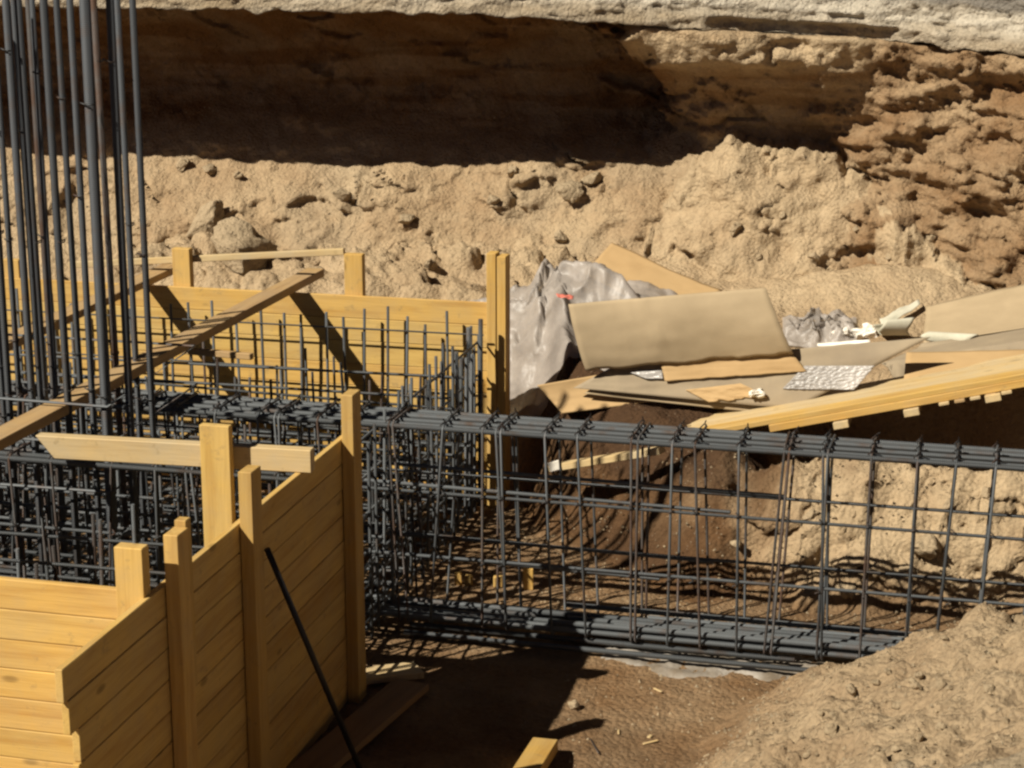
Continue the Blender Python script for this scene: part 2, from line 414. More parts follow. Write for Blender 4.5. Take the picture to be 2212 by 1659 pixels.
# far bank: Y as a function of (X, z)
BX = np.array([-9.0, -6.0, -4.6, -3.4, -2.5, -2.1, -1.95, -1.55, -1.1, -0.85, -0.55, -0.1, 0.3, 0.8, 1.6, 4.0])
BZ = np.array([0.0, 0.6, 0.9, 1.2, 1.5, 1.63, 1.74, 1.86, 2.0, 2.2, 2.30, 2.42, 2.55])
BY = np.array([
 # z: 0     .6     .9     1.2    1.5    1.63   1.74   1.86   2.0    2.2    2.30   2.42   2.55
 [10.2, 10.85, 11.25, 11.55, 11.90, 12.05, 12.25, 12.40, 12.50, 12.50, 12.40, 12.25, 12.05],
 [10.2, 10.85, 11.25, 11.55, 11.90, 12.05, 12.25, 12.40, 12.50, 12.50, 12.40, 12.25, 12.05],
 [10.2, 10.85, 11.25, 11.55, 11.90, 12.05, 12.25, 12.40, 12.50, 12.50, 12.40, 12.25, 12.05],
 [10.2, 10.90, 11.25, 11.58, 11.90, 12.05, 12.22, 12.35, 12.45, 12.40, 12.30, 12.15, 12.00],
 [10.3, 10.95, 11.28, 11.55, 11.86, 12.02, 12.25, 12.45, 12.48, 12.38, 12.25, 12.10, 11.90],
 [10.3, 10.95, 11.25, 11.48, 11.80, 11.98, 12.30, 12.50, 12.42, 12.20, 11.60, 11.20, 11.18],
 [10.3, 10.95, 11.25, 11.50, 11.85, 12.00, 12.12, 12.10, 12.00, 11.70, 11.32, 11.20, 11.18],
 [10.4, 11.15, 11.45, 11.65, 11.78, 11.82, 11.86, 11.88, 11.84, 11.60, 11.32, 11.24, 11.22],
 [10.4, 11.15, 11.40, 11.62, 11.76, 11.80, 11.84, 11.86, 11.78, 11.50, 11.36, 11.31, 11.30],
 [10.4, 11.10, 11.35, 11.55, 11.72, 11.78, 11.78, 11.70, 11.60, 11.45, 11.38, 11.34, 11.33],
 [10.3, 11.00, 11.20, 11.36, 11.44, 11.46, 11.47, 11.48, 11.48, 11.46, 11.42, 11.38, 11.36],
 [10.2, 10.90, 11.06, 11.18, 11.27, 11.30, 11.32, 11.34, 11.35, 11.34, 11.32, 11.30, 11.28],
 [10.0, 10.70, 10.88, 11.00, 11.08, 11.10, 11.12, 11.14, 11.15, 11.15, 11.14, 11.12, 11.10],
 [ 9.8, 10.40, 10.55, 10.68, 10.76, 10.80, 10.82, 10.84, 10.86, 10.87, 10.87, 10.86, 10.85],
 [ 9.6, 10.10, 10.24, 10.34, 10.40, 10.42, 10.44, 10.45, 10.46, 10.47, 10.47, 10.46, 10.45],
 [ 8.8,  9.20,  9.40,  9.50,  9.60,  9.62,  9.65,  9.68,  9.70,  9.72,  9.72,  9.72,  9.70]])
FANX = np.array([-2.15, -1.95, -1.75, -1.5, -1.2, -0.85, -0.7, -0.3, 0.05, 0.4])
FANZ = np.array([0.2, 1.32, 1.64, 1.77, 1.72, 1.66, 1.60, 1.30, 1.02, 0.7])
LIPX = np.array([-9.0, -3.0, -1.6, -1.0, -0.6, -0.2, 0.1, 0.6, 1.5, 4.0])
LIPY = np.array([11.08, 11.08, 11.22, 11.33, 11.36, 11.31, 11.20, 10.96, 10.5, 9.6])

def bank_base(X, Z):
    X = np.asarray(X, float); Z = np.asarray(Z, float)
    X = X + 0.16 * fbm(X * 2.0, Z * 4.0, 5, 77, .6); Z2 = Z + 0.03 * fbm(X * 2.2, Z * 3, 3, 79)
    i = np.clip(np.searchsorted(BX, X) - 1, 0, len(BX) - 2); j = np.clip(np.searchsorted(BZ, Z2) - 1, 0, len(BZ) - 2)
    a = np.clip((X - BX[i]) / (BX[i + 1] - BX[i]), 0, 1); b = np.clip((Z2 - BZ[j]) / (BZ[j + 1] - BZ[j]), 0, 1)
    a = a * a * (3 - 2 * a)
    return (BY[i, j] * (1 - a) + BY[i + 1, j] * a) * (1 - b) + (BY[i, j + 1] * (1 - a) + BY[i + 1, j + 1] * a) * b

def lip_z(x): return np.interp(x, [-9, -5, -3, -1.9, -1.2, -0.6, 0.2, 4], [2.59, 2.58, 2.575, 2.51, 2.475, 2.44, 2.385, 2.33])

def fan_top(X):
    return np.interp(X, FANX, FANZ, left=-5, right=-5) + 0.06 * fbm(X * 5.5, X * 0 + 1.3, 5, 83, .6)

def bank_parts(X, Z):
    X = np.asarray(X, float); Z = np.asarray(Z, float)
    y = bank_base(X, Z)
    rwall = sm(-0.75, -0.5, X)
    lit = 1 - sm(1.62, 1.78, Z) * (1 - rwall)
    soft = sm(-0.35, 0.15, fbm(X * 1.1 + 2, Z * 2.2, 3, 89))
    rough = (0.7 + 0.3 * lit) * (1 - 0.75 * soft * (1 - rwall)) * (1 - 0.45 * rwall)
    y = y - 0.07 * fbm(X * 1.6, Z * 2.2, 4, 91)
    y = y - rough * (0.15 * cells(X * 1.9 + Z, Z * 3.4, 95, 0.9) * (1 - .6 * rwall) + 0.065 * cells(X * 5.2, Z * 7.5 + X, 97, 0.9) + 0.014 * cells(X * 13, Z * 15, 98, 0.9) + 0.03 * fbm(X * 3 - Z * 5, Z * 2 + X, 4, 92))
    y = y - rwall * (0.10 * (fbm(X * 2.5, Z * 5 + X, 5, 103, 0.55)) + 0.035 * cells(X * 3, Z * 6, 105, 1.0))
    y = y - 0.012 * fbm(X * 14, Z * 14, 4, 101)
    y = y + 0.35 * sm(-0.01, 0.02, Z - lip_z(X))
    zt = fan_top(X); zt0 = np.interp(X, FANX, FANZ, left=-5, right=-5)
    yt = np.minimum(bank_base(X, np.clip(zt0, 0.3, 2.0)) - 0.02, 11.60) - np.clip(zt0 - Z, 0, None) * 0.52 + 0.9 * np.clip(Z - zt, 0, None) * 6
    yt = yt - 0.10 * fbm(X * 1.8 + Z * .5, Z * 2.0, 4, 107) - 0.02 * fbm(X * 8, Z * 8, 4, 108) - 0.06 * cells(X * 3.4, Z * 4.5, 110, 0.9) * sm(0.0, .35, fbm(X * 2, Z * 2, 2, 111)) - 0.018 * cells(X * 10, Z * 11, 113, 0.9) * sm(-.2, .3, fbm(X * 1.5, Z * 1.5, 2, 114))
    return y, yt

def bank_full(X, Z):
    y, yt = bank_parts(X, Z)
    return np.minimum(y, yt)

# ------------------------------------------------------------------ the setting
def struct(name, me):
    o = link(name, me); o['kind'] = 'structure'; return o

# wide earth sheet under everything
me = mesh_np('ground', [(-150, -150, -0.35), (150, -150, -0.35), (150, 150, -0.35), (-150, 150, -0.35)], [(0, 1, 2, 3)], M_soil, cols=np.array([[0.6, 0.2, 0]] * 4))
struct('ground', me)

xs = np.concatenate([np.linspace(-9, -5.4, 60), np.arange(-5.35, 1.0, 0.0165), np.linspace(1.02, 4.5, 90)])
ys = np.concatenate([np.linspace(0.5, 4.9, 90), np.arange(4.93, 11.7, 0.0165)])
X, Y = np.meshgrid(xs, ys, indexing='ij')
Z = ground_full(X, Y)
zb = ground_base(X, Y)
brown = 0.42 + 0.0 * X
brown = brown + 0.30 * (1 - sm(0.02, 0.16, zb))                                       # trodden pit floor
fy = Y - foot_y(X)
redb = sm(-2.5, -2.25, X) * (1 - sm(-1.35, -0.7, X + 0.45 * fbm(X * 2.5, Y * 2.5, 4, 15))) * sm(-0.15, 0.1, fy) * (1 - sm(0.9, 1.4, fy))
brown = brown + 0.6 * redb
brown = brown - 0.34 * sm(-1.0, -0.6, X) * sm(0.0, 0.2, fy) * (1 - sm(0.6, 0.9, fy)) 
brown = brown - 0.32 * np.maximum(sm(10.3, 10.8, Y + 0.2 * fbm(X * 2, Y * 2, 3, 19)), sm(9.9, 10.1, Y) * (1 - sm(-2.6, -2.3, X)))
mnd = sm(0.06, 0.3, zb) * (1 - sm(7.5, 7.7, Y))
brown = brown - mnd * 0.12
grey = 0.18 * mnd + 0.55 * sm(0, 0.12, 5.42 - Y + 0.15 * X) * mnd
face = sm(-0.1, 0.08, fy) * (1 - sm(0.45, 0.62, fy)) * sm(-2.3, -2.0, X)
Yd = Y - face * (0.4 + 0.6 * sm(-1.3, -0.9, X)) * (0.13 * cells(X * 2.6, Z * 4, 61, 0.9) + 0.032 * cells(X * 7, Z * 8, 62, 0.9) + 0.010 * cells(X * 17, Z * 17, 64, 0.9) + 0.05 * fbm(X * 3, Z * 3, 4, 66))
dark_earth = 0.62 * redb + 0.6 * sm(0.3, 0.5, fy) * (1 - sm(1.0, 1.5, fy)) * sm(-2.4, -2.2, X) * (1 - sm(-1.2, -0.8, X))
dark_earth = dark_earth + 0.08 * (1 - sm(0.02, 0.16, zb)) * (1 - sm(9.0, 9.6, Y)) + 0.2 * sm(-.1, .3, fbm(X * 1.4, Y * 1.4, 3, 23)) * (1 - sm(0.02, 0.3, zb))
dark_earth = np.clip(dark_earth, 0, .95)
cols = np.stack([brown.ravel(), grey.ravel(), dark_earth.ravel()], 1)
me = mesh_np('pit_floor', np.stack([X.ravel(), Yd.ravel(), Z.ravel()], 1), grid_quads(len(xs), len(ys)), M_soil, True, cols)
struct('pit_floor', me)

xs = np.concatenate([np.linspace(-9, -6.8, 40), np.arange(-6.75, 0.75, 0.0145), np.linspace(0.77, 4.5, 90)])
zs = np.arange(0.25, 2.66, 0.0145)
X, Zg = np.meshgrid(xs, zs, indexing='ij')
Y1_, Y2_ = bank_parts(X, Zg)
Yb = np.minimum(Y1_, Y2_)
fan = (Y2_ < Y1_).astype(float)
rw = sm(-0.8, -0.55, X) * (1 - fan)
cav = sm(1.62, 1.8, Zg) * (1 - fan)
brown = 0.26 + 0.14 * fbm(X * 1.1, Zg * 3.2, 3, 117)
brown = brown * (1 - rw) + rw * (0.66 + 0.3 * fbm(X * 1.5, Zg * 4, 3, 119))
brown = brown + 0.40 * cav * (1 - rw) + 0.25 * sm(2.1, 2.35, Zg) * (1 - sm(-2.3, -2.1, X)) + 0.3 * cav * sm(-.1, .4, fbm(X * .8, Zg * 9, 3, 123)) * (1 - rw) - 0.22 * cav * sm(-2.0, -1.8, X) * (1 - rw)  # cavity browned to deepen its shade, right wedge lightened for bounce light
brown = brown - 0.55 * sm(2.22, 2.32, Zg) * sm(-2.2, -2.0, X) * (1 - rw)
brown = np.where(fan > 0, 0.06, brown)
grey = 0.25 * sm(0.1, 0.5, fbm(X * 1.3, Zg * 2.1, 4, 121)) * (1 - rw) * (1 - fan) + 0.12 * fan * sm(0, .5, fbm(X * 3, Zg * 3, 3, 125))
cols = np.stack([brown.ravel(), grey.ravel(), 0 * grey.ravel()], 1)
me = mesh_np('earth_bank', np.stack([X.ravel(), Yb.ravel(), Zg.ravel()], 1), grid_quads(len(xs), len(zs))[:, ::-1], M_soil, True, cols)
struct('earth_bank', me)

# broken pavement crust on top of the bank
xs = np.concatenate([np.linspace(-9, -6.8, 40), np.arange(-6.75, 0.75, 0.0145), np.linspace(0.77, 4.5, 90)])
def lip_y(x): return np.interp(x, LIPX, LIPY)
def lip_z(x): return np.interp(x, [-9, -5, -3, -1.9, -1.2, -0.6, 0.2, 4], [2.59, 2.58, 2.575, 2.51, 2.475, 2.44, 2.385, 2.33])
prof = [(1.5, 0.0, 0)] + [(1.5 - 1.5 * k / 20, 0.0, 0) for k in range(1, 20)] + [(0.0 + 0.002 * k, 0.42 * k / 30, 1) for k in range(0, 31)] + [(0.06 + 0.9 * k / 10, 0.42, 2) for k in range(1, 11)] + [(60, 0.45, 3)]
P = np.array(prof)
Xc, Kc = np.meshgrid(xs, np.arange(len(P)), indexing='ij')
dY = P[Kc, 0]; dZ = P[Kc, 1]; sec = P[Kc, 2]
w0 = 0.012 * fbm(Xc * 1.6, Xc * 0 + 4.4, 3, 131) + 0.006 * fbm(Xc * 9, Xc * 0, 3, 133)
drop = np.clip(1 - dZ / 0.12, 0, 1) * (1 - np.clip(dY / 0.3, 0, 1))
zz = lip_z(Xc) + dZ + drop * (0.018 * fbm(Xc * 7, Xc * 0 + 1, 4, 135) - 0.02 * lumps(Xc * 9, Xc * 0 + 0.4, 137, 0.45))
face = (sec == 1)
yy = lip_y(Xc) + dY + w0 * (sec < 2.5) - face * (0.02 * fbm(Xc * 2.5, zz * 16, 5, 139, 0.6) + 0.025 * cells(Xc * 3.2, zz * 13, 141, 0.8) + 0.014 * cells(Xc * 12, zz * 20, 145, 0.9)) * sm(0.0, 0.04, dZ) + 0.05 * face * sm(0.085, 0.10, dZ + 0.02 * fbm(Xc * 3, Xc * 0, 3, 147)) * sm(-2.2, -1.8, Xc)
# the lower rubble course has fallen away here and there on the right
gap = sm(0.15, 0.35, fbm(Xc * 1.25 + 0.4, Xc * 0 + 8.8, 2, 143)) * sm(-1.9, -1.2, Xc)
yy = yy + face * gap * (1 - sm(0.05, 0.09, dZ)) * 0.12
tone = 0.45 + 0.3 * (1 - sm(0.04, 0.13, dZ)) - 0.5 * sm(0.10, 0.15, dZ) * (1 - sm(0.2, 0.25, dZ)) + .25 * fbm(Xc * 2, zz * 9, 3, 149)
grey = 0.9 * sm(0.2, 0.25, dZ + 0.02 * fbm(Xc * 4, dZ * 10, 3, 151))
cols = np.stack([tone.ravel(), grey.ravel(), 0 * grey.ravel()], 1)
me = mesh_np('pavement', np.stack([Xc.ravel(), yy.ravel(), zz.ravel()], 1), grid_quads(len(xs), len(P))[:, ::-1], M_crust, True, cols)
struct('pavement', me)

# blinding concrete under the beam
xs = np.arange(-1.55, 0.6, 0.02); ys2 = np.linspace(7.54, 8.3, 40)
Xc, Yc = np.meshgrid(xs, ys2, indexing='ij')
edge = 0.22 * fbm(Xc * 3.2, Xc * 0, 4, 161)
Yw = 7.88 + (Yc - 7.88) * (1 + edge * 1.2)
Zc = np.maximum(ground_full(Xc, Yw), -0.5) * 0 + 0.006 + 0.014 * fbm(Xc * 6, Yw * 6, 5, 163, .65)
rim = np.minimum(np.minimum(Yc - 7.54, 8.3 - Yc), np.minimum(Xc + 1.55, 0.58 - Xc))
Zc = Zc - 0.03 * (1 - sm(0, 0.08, rim))
me = mesh_np('blinding_concrete', np.stack([Xc.ravel(), Yw.ravel(), Zc.ravel()], 1), grid_quads(len(xs), len(ys2)), M_blind)
struct('blinding_concrete', me)

def march(px, py, t0=4.0, t1=16.0):
    d = ray(px, py)
    ts = np.arange(t0, t1, 0.008)
    x = d.x * ts; y = d.y * ts; z = CAMH + d.z * ts
    hit = (z <= ground_full(x, y)) | ((y >= bank_full(x, np.clip(z, 0.25, 2.55))) & (z < 2.5))
    k = int(np.argmax(hit))
    return Vector((x[k], y[k], z[k]))
def gpt(px, py, lift=0.0):
    """point on the smooth ground seen at a pixel, raised by lift"""
    d = ray(px, py)
    ts = np.arange(4.0, 16.0, 0.006)
    x = d.x * ts; y = d.y * ts; z = CAMH + d.z * ts
    hit = z <= np.maximum(ground_full(x, y), np.where(y > bank_base(x, np.clip(z, .25, 2.5)), 9, -9)) + lift
    k = int(np.argmax(hit))
    return Vector((x[k], y[k], z[k]))

# ------------------------------------------------------------------ boards and bars
_boxes = {}
def box_mesh(l, h, t, mat, bev=0.0025):
    key = (round(l, 3), round(h, 3), round(t, 3), mat.name)
    if key in _boxes: return _boxes[key]
    bm = bmesh.new()
    bmesh.ops.create_cube(bm, size=1)
    bmesh.ops.scale(bm, vec=(l, h, t), verts=bm.verts)
    bmesh.ops.bevel(bm, geom=bm.edges[:], offset=bev, segments=1, affect='EDGES')
    me = bpy.data.meshes.new('board'); bm.to_mesh(me); bm.free()
    me.materials.append(mat)
    _boxes[key] = me
    return me

def board(name, p0, p1, h, t, mat, parent=None, hdir=(0, 0, 1), bend=0.0):
    """a sawn board from p0 to p1 (centre line); h along hdir, t across both"""
    p0 = Vector(p0); p1 = Vector(p1)
    ax = (p1 - p0); L = ax.length; ax.normalize()
    hd = Vector(hdir); hd = (hd - ax * hd.dot(ax)).normalized()
    td = ax.cross(hd)
    o = link(name, box_mesh(L, h, t, mat), parent)
    R = Matrix((ax, hd, td)).transposed().to_4x4()
    o.matrix_basis = Matrix.Translation((p0 + p1) / 2) @ R
    return o

_bars = {}
def bar_mesh(r, L, mat, sides=8):
    key = (round(r, 4), round(L, 2), mat.name, sides)
    if key in _bars: return _bars[key]
    a = np.arange(sides) * 2 * math.pi / sides
    nseg = 2
    vs = []
    for k in range(nseg):
        z = -L / 2 + L * k / (nseg - 1)
        vs += [(r * math.cos(t), r * math.sin(t), z) for t in a]
    q = []
    for k in range(nseg - 1):
        for i in range(sides):
            q.append((k * sides + i, k * sides + (i + 1) % sides, (k + 1) * sides + (i + 1) % sides, (k + 1) * sides + i))
    me = bpy.data.meshes.new('bar')
    me.from_pydata(vs, [], q + [tuple(range(sides))[::-1], tuple(range((nseg - 1) * sides, nseg * sides))])
    for p in me.polygons: p.use_smooth = len(p.vertices) == 4
    me.materials.append(mat)
    _bars[key] = me
    return me

def bar(name, p0, p1, r, mat, parent=None, sides=8):
    p0 = Vector(p0); p1 = Vector(p1); d = p1 - p0
    o = link(name, bar_mesh(r, round(d.length, 2), mat, sides), parent)
    o.matrix_basis = Matrix.Translation((p0 + p1) / 2) @ d.to_track_quat('Z', 'Y').to_matrix().to_4x4()
    return o

def tube_arrays(pts, r, sides=6, closed=False):
    pts = [Vector(p) for p in pts]; n = len(pts)
    vs = []; q = []
    prev = None
    for i, p in enumerate(pts):
        a = pts[(i - 1) % n] if (closed or i > 0) else p
        b = pts[(i + 1) % n] if (closed or i < n - 1) else p
        t = (b - a).normalized()
        ref = prev if prev is not None else (Vector((1, 0, 0)) if abs(t.x) < 0.8 else Vector((0, 1, 0)))
        u = (ref - t * ref.dot(t)).normalized(); prev = u
        v = t.cross(u)
        for k in range(sides):
            an = 2 * math.pi * k / sides
            vs.append(p + u * (r * math.cos(an)) + v * (r * math.sin(an)))
    m = n if closed else n - 1
    for i in range(m):
        j = (i + 1) % n
        for k in range(sides):
            k2 = (k + 1) % sides
            q.append((i * sides + k, i * sides + k2, j * sides + k2, j * sides + k))
    return [tuple(v) for v in vs], q

def tube_mesh(name, pts, r, mat, sides=6, closed=False):
    v, q = tube_arrays(pts, r, sides, closed)
    me = bpy.data.meshes.new(name); me.from_pydata(v, [], q)
    for p in me.polygons: p.use_smooth = True
    me.materials.append(mat)
    return me

def multi_tube(name, paths, r, mat, parent, sides=5):
    vs = []; qs = []
    for p in paths:
        v, q = tube_arrays(p, r, sides); b = len(vs)
        vs += v; qs += [tuple(i + b for i in f) for f in q]
    me = bpy.data.meshes.new(name); me.from_pydata(vs, [], qs)
    for p in me.polygons: p.use_smooth = True
    me.materials.append(mat)
    o = link(name, me, parent); o['kind'] = 'stuff'
    return o

def J(a): return random.uniform(-a, a)

# ------------------------------------------------------------------ pad formwork
TOP = 1.14
XS = -2.45          # inner face of the side shutter
YB = 9.65           # inner face of the back shutter
YF = 5.16           # outer face of the front shutter

def shutter(root, run, n, z_top, hb, t, mat=M_pine):
    """run(zc, k) -> p0, p1 of board k counted from the top"""
    z = z_top
    for k in range(n):
        h = hb + J(0.004)
        if z - h < -0.05: h = z + 0.03
        p0, p1 = run(z - h / 2, k)
        board('board', p0, p1, h - 0.0022, t + J(0.002), mat, root)
        z -= h
        if z < 0.0: break

# front shutter, facing the camera
fr = empty('formwork_shutter', (-3.6, YF, 0), 'front shutter of bright pine boards with one stout stub post by its corner', 'formwork')
shutter(fr, lambda z, k: ((-6.9, YF + 0.0125 + J(0.002), z), (-2.475 + J(0.004), YF + 0.0125 + J(0.002), z)), 12, TOP, 0.105, 0.025)
XQ = on_y(279, 1230, YF - .05).x
board('post', (XQ, YF - 0.028, 0.02), (XQ, YF - 0.028, 1.30), 0.095, 0.05, M_pine, fr, (1, 0, 0))
board('post', (-4.1, YF - 0.028, 0.02), (-4.1, YF - 0.028, 1.28), 0.095, 0.05, M_pine, fr, (1, 0, 0))

# side shutter, its outer face in shade
sd = empty('formwork_shutter', (XS, 5.8, 0), 'shaded side shutter of pine boards with three upright posts on its outer face', 'formwork')
def side_run(z, k):
    y0 = 4.53 + (0.0 if k % 3 == 0 else random.uniform(0.01, 0.05))
    return (XS + 0.0125 + J(0.002), y0 if k < 2 else 4.60 + J(0.02), z), (XS + 0.0125 + J(0.002), 7.06 + J(0.01), z)
shutter(sd, side_run, 12, TOP, 0.105, 0.025)
YA = on_x(382, 1240, XS + 0.05).y; YM = on_x(540, 1100, XS + 0.05).y; YC = on_x(757, 900, XS + 0.05).y
for y, zt, w_ in ((YA, 1.31, 0.085), (YM, 1.33, 0.09), (YC, 1.325, 0.10)):
    board('post', (XS + 0.053, y, 0.0), (XS + 0.053, y, zt), w_, 0.05, M_pine, sd, (0, 1, 0))
board('post', (XS + 0.048, YA + .066, 0.75), (XS + 0.048, YA + .066, 1.33), 0.04, 0.04, M_pine, sd, (0, 1, 0))

# back shutter
bk = empty('formwork_shutter', (-3.6, YB, 0), 'sunlit back shutter of pine boards ending at a tall corner post', 'formwork')
shutter(bk, lambda z, k: ((-6.9, YB + 0.0125 + J(0.002), z), (-2.50 + J(0.006), YB + 0.0125 + J(0.002), z)), 10, TOP, 0.128, 0.025)
for px, ptop in ((397, 536), (767, 548), (30, 560)):
    p = on_y(px, 620, YB + 0.05)
    zt = on_y(px, ptop, YB + 0.05).z
    board('post', (p.x, YB + 0.051, 0.2), (p.x, YB + 0.051, zt), 0.105, 0.05, M_pine, bk, (1, 0, 0))
pc = on_y(1077, 700, YB)
zt = on_y(1077, 545, YB).z
board('post', (pc.x - 0.028, YB - 0.006, 0.0), (pc.x - 0.028, YB - 0.006, zt), 0.052, 0.085, M_pine, bk, (1, 0, 0))
board('post', (pc.x + 0.026, YB + 0.004, 0.0), (pc.x + 0.026, YB + 0.004, zt - 0.015), 0.050, 0.095, M_pine, bk, (1, 0, 0))

# thin rail nailed behind the posts of the back shutter
pa = on_y(150, 572, YB + 0.095); pb = on_y(744, 543, YB + 0.095)
o = board('rail', pa, pb, 0.035, 0.03, M_pine_pale)
tag(o, 'thin pale rail nailed across the post tops behind the back shutter', 'timber rail')

# loose timbers over the pad
pl0 = on_z(-120, 1010, 1.185); pl1 = on_z(682, 588, 1.185)
pl0 = pl0 + (pl0 - pl1).normalized() * 0.3
o = board('plank', pl0, pl1, 0.105, 0.045, M_plank, None, (pl1 - pl0).cross(Vector((0, 0, 1))))
tag(o, 'long dusty plank laid over the pad onto the back shutter, striped by bar shadows', 'plank')

k0 = on_z(-60, 775, 1.185); k1 = on_z(372, 577, 1.185)
o = board('plank', k0, k1, 0.11, 0.04, M_plank, None, (k1 - k0).cross(Vector((0, 0, 1))))
tag(o, 'second plank behind the column bars, running onto the back shutter', 'plank')

tb0 = on_z(98, 962, 1.185); tb1 = on_z(676, 994, 1.185)
ang = (tb1 - tb0)
bm = bmesh.new()
L = ang.length
vs = [(-L / 2 - 0.03, -0.025, 0.045), (-L / 2 + 0.045, -0.025, -0.045), (L / 2, -0.025, -0.045), (L / 2, -0.025, 0.045)]
f = [bm.verts.new(v) for v in vs]; b = [bm.verts.new((v[0], 0.025, v[2])) for v in vs]
bm.faces.new(f); bm.faces.new(b[::-1])
for i in range(4): bm.faces.new((f[(i + 1) % 4], f[i], b[i], b[(i + 1) % 4]))
bmesh.ops.bevel(bm, geom=bm.edges[:], offset=0.003, segments=1, affect='EDGES')
me = bpy.data.meshes.new('timber'); bm.to_mesh(me); bm.free(); me.materials.append(M_pine_pale)
o = link('timber', me)
o.location = (tb0 + tb1) / 2; o.rotation_euler = (0, 0, math.atan2(ang.y, ang.x))
tag(o, 'pale crosspiece with one slanted end resting on the side shutter', 'timber')
tbY = ((tb0 + tb1) / 2).y
pt = on_y(466, 950, tbY - 0.06)
o = board('batten', (pt.x, pt.y + 0.005, 0.35), (pt.x, pt.y + 0.005, on_y(466, 918, tbY - 0.06).z), 0.12, 0.035, M_pine, None, (1, 0, 0))
tag(o, 'wide bright upright board nailed against the pale crosspiece', 'board')
# diagonal strip under the plank, inside the pad
q0 = on_z(395, 757, 1.12); q1 = on_z(545, 770, 1.12)
o = board('slat', q0, q1, 0.03, 0.03, M_plank); tag(o, 'short grey strip of wood lying across the bars beneath the long plank', 'wood strip')

# ------------------------------------------------------------------ reinforcement
# column starter bars
col = empty('column_cage', (-3.9, 7.4, 0), 'tall column cage of thick upright ribbed bars rising out of the pad', 'rebar cage')
colpx = [(8, 6.95, .017), (48, 7.0, .016), (60, 7.75, .015), (100, 6.98, .017), (122, 7.78, .016), (147, 7.0, .015), (178, 6.93, .024), (208, 7.75, .016),
         (232, 7.0, .018), (257, 7.72, .015), (281, 7.05, .015), (-35, 7.0, .016), (-75, 7.75, .016), (-120, 7.0, .016), (-165, 7.75, .016), (70, 7.4, .013), (190, 7.8, .014), (30, 7.45, .014), (-15, 7.78, .015), (-55, 7.3, .015), (-100, 7.75, .016), (-210, 7.0, .016), (-255, 7.4, .016), (-300, 7.0, .016), (-345, 7.75, .016)]
for px, y, r in colpx:
    pt_ = on_y(px, 0, y)
    x_ = on_y(px + 42 * (1106 - px) / 930.0 * 0.5, 400, y).x
    r *= .92
    bar('vertical_bar', (x_ + J(.012), y + J(.012), 0.06), (x_ + J(.012), y + J(.012), (3.2 if y < 7.3 else 2.92) + J(.04)), r, M_bar_dark if random.random() < 0.85 else M_bar_rusty, col, 10)
def tie_loop(x0, x1, y0, y1, z, r=0.006, slope=0.0):
    return tube_mesh('tie', [(x0, y0, z), (x1, y0, z + J(.02)), (x1, y1, z + slope), (x0, y1, z + slope)], r, M_stirrup, 6, True)
for z in (0.25, 0.45, 0.65, 0.85, 1.06, 1.24):
    link('tie', tie_loop(-4.75, -3.42, 6.9, 7.82, z, 0.006, 0.03), col)
wires = []
for px, y, r in colpx:
    x_ = on_y(px + 42 * (1106 - px) / 930.0 * 0.5, 400, y).x
    for z in (1.06, 1.24, random.uniform(1.6, 2.7)):
        zz_ = z + J(.03)
        wires.append([(x_ + (r + .004) * math.cos(a), y + (r + .004) * math.sin(a), zz_ + 0.006 * math.sin(a * 2)) for a in np.linspace(0, 6.2, 8)])
multi_tube('tie_wire', wires, 0.003, M_wire, col)

def beam_cage(root, x0, x1, y0, y1, ztop, zbot, step, skin, top_n, bot_n, rtop=0.0118, jit=0.042, smat=M_stirrup, rs=0.0059):
    for i in range(top_n):
        y = y0 + 0.018 + (y1 - y0 - 0.036) * i / (top_n - 1) + (J(.014) if 0 < i < top_n - 1 else 0)
        bar('longitudinal_bar', (x0, y, ztop - 0.018 + J(.004)), (x1, y + J(.012), ztop - 0.018 + J(.006)), rtop, M_bar, root, 10)
    for i in range(bot_n):
        y = y0 + 0.018 + (y1 - y0 - 0.036) * i / (bot_n - 1)
        bar('longitudinal_bar', (x0, y, zbot + 0.02 + J(.006)), (x1, y + J(.02), zbot + 0.022 + J(.008)), rtop, M_bar, root, 10)
    for z in skin:
        for y in (y0 + 0.012, y1 - 0.012):
            bar('skin_bar', (x0, y, z + J(.01)), (x1, y + J(.01), z + J(.02)), 0.0075, M_bar, root, 8)
    x = x0 + 0.08
    wires = []
    while x < x1 - 0.03:
        dt, db = J(jit), J(jit)
        c = 0.02
        m_ = M_bar_rusty if random.random() < 0.35 else smat
        pts = [(x + dt, y0, ztop - c), (x + dt, y0 + c, ztop), (x + dt + J(.01), y1 - c, ztop), (x + dt, y1, ztop - c),
               (x + db, y1, zbot + c), (x + db, y1 - c, zbot), (x + db, y0 + c, zbot), (x + db, y0, zbot + c)]
        link('stirrup', tube_mesh('stirrup', pts, rs, m_, 6, True), root)
        if random.random() < 0.22:     # the lapped second loop of a pair
            o2 = random.choice((-1, 1)) * random.uniform(.016, .03)
            k2 = J(.045)
            pts = [(a + o2 + (k2 if c_ < 0.5 else 0), b_, c_) for a, b_, c_ in pts]
            link('stirrup', tube_mesh('stirrup', pts, rs, m_, 6, True), root)
        for y in (y0 + 0.02, (y0 + y1) / 2, y1 - 0.02):
            xx = x + dt
            wires.append([(xx - .016, y - .012, ztop - .005), (xx, y, ztop + .011), (xx + .014, y + .012, ztop - .002), (xx + .004, y, ztop + .016), (xx + .01 + J(.01), y - .012 + J(.01), ztop + .03)])
        for z in skin:
            wires.append([(x + dt - .01, y0 - .006, z - .012), (x + dt + .01, y0 - .012, z), (x + dt - .006, y0 - .006, z + .012)])
        x += step + J(.010)
    multi_tube('tie_wire', wires, 0.0032, M_wire, root)

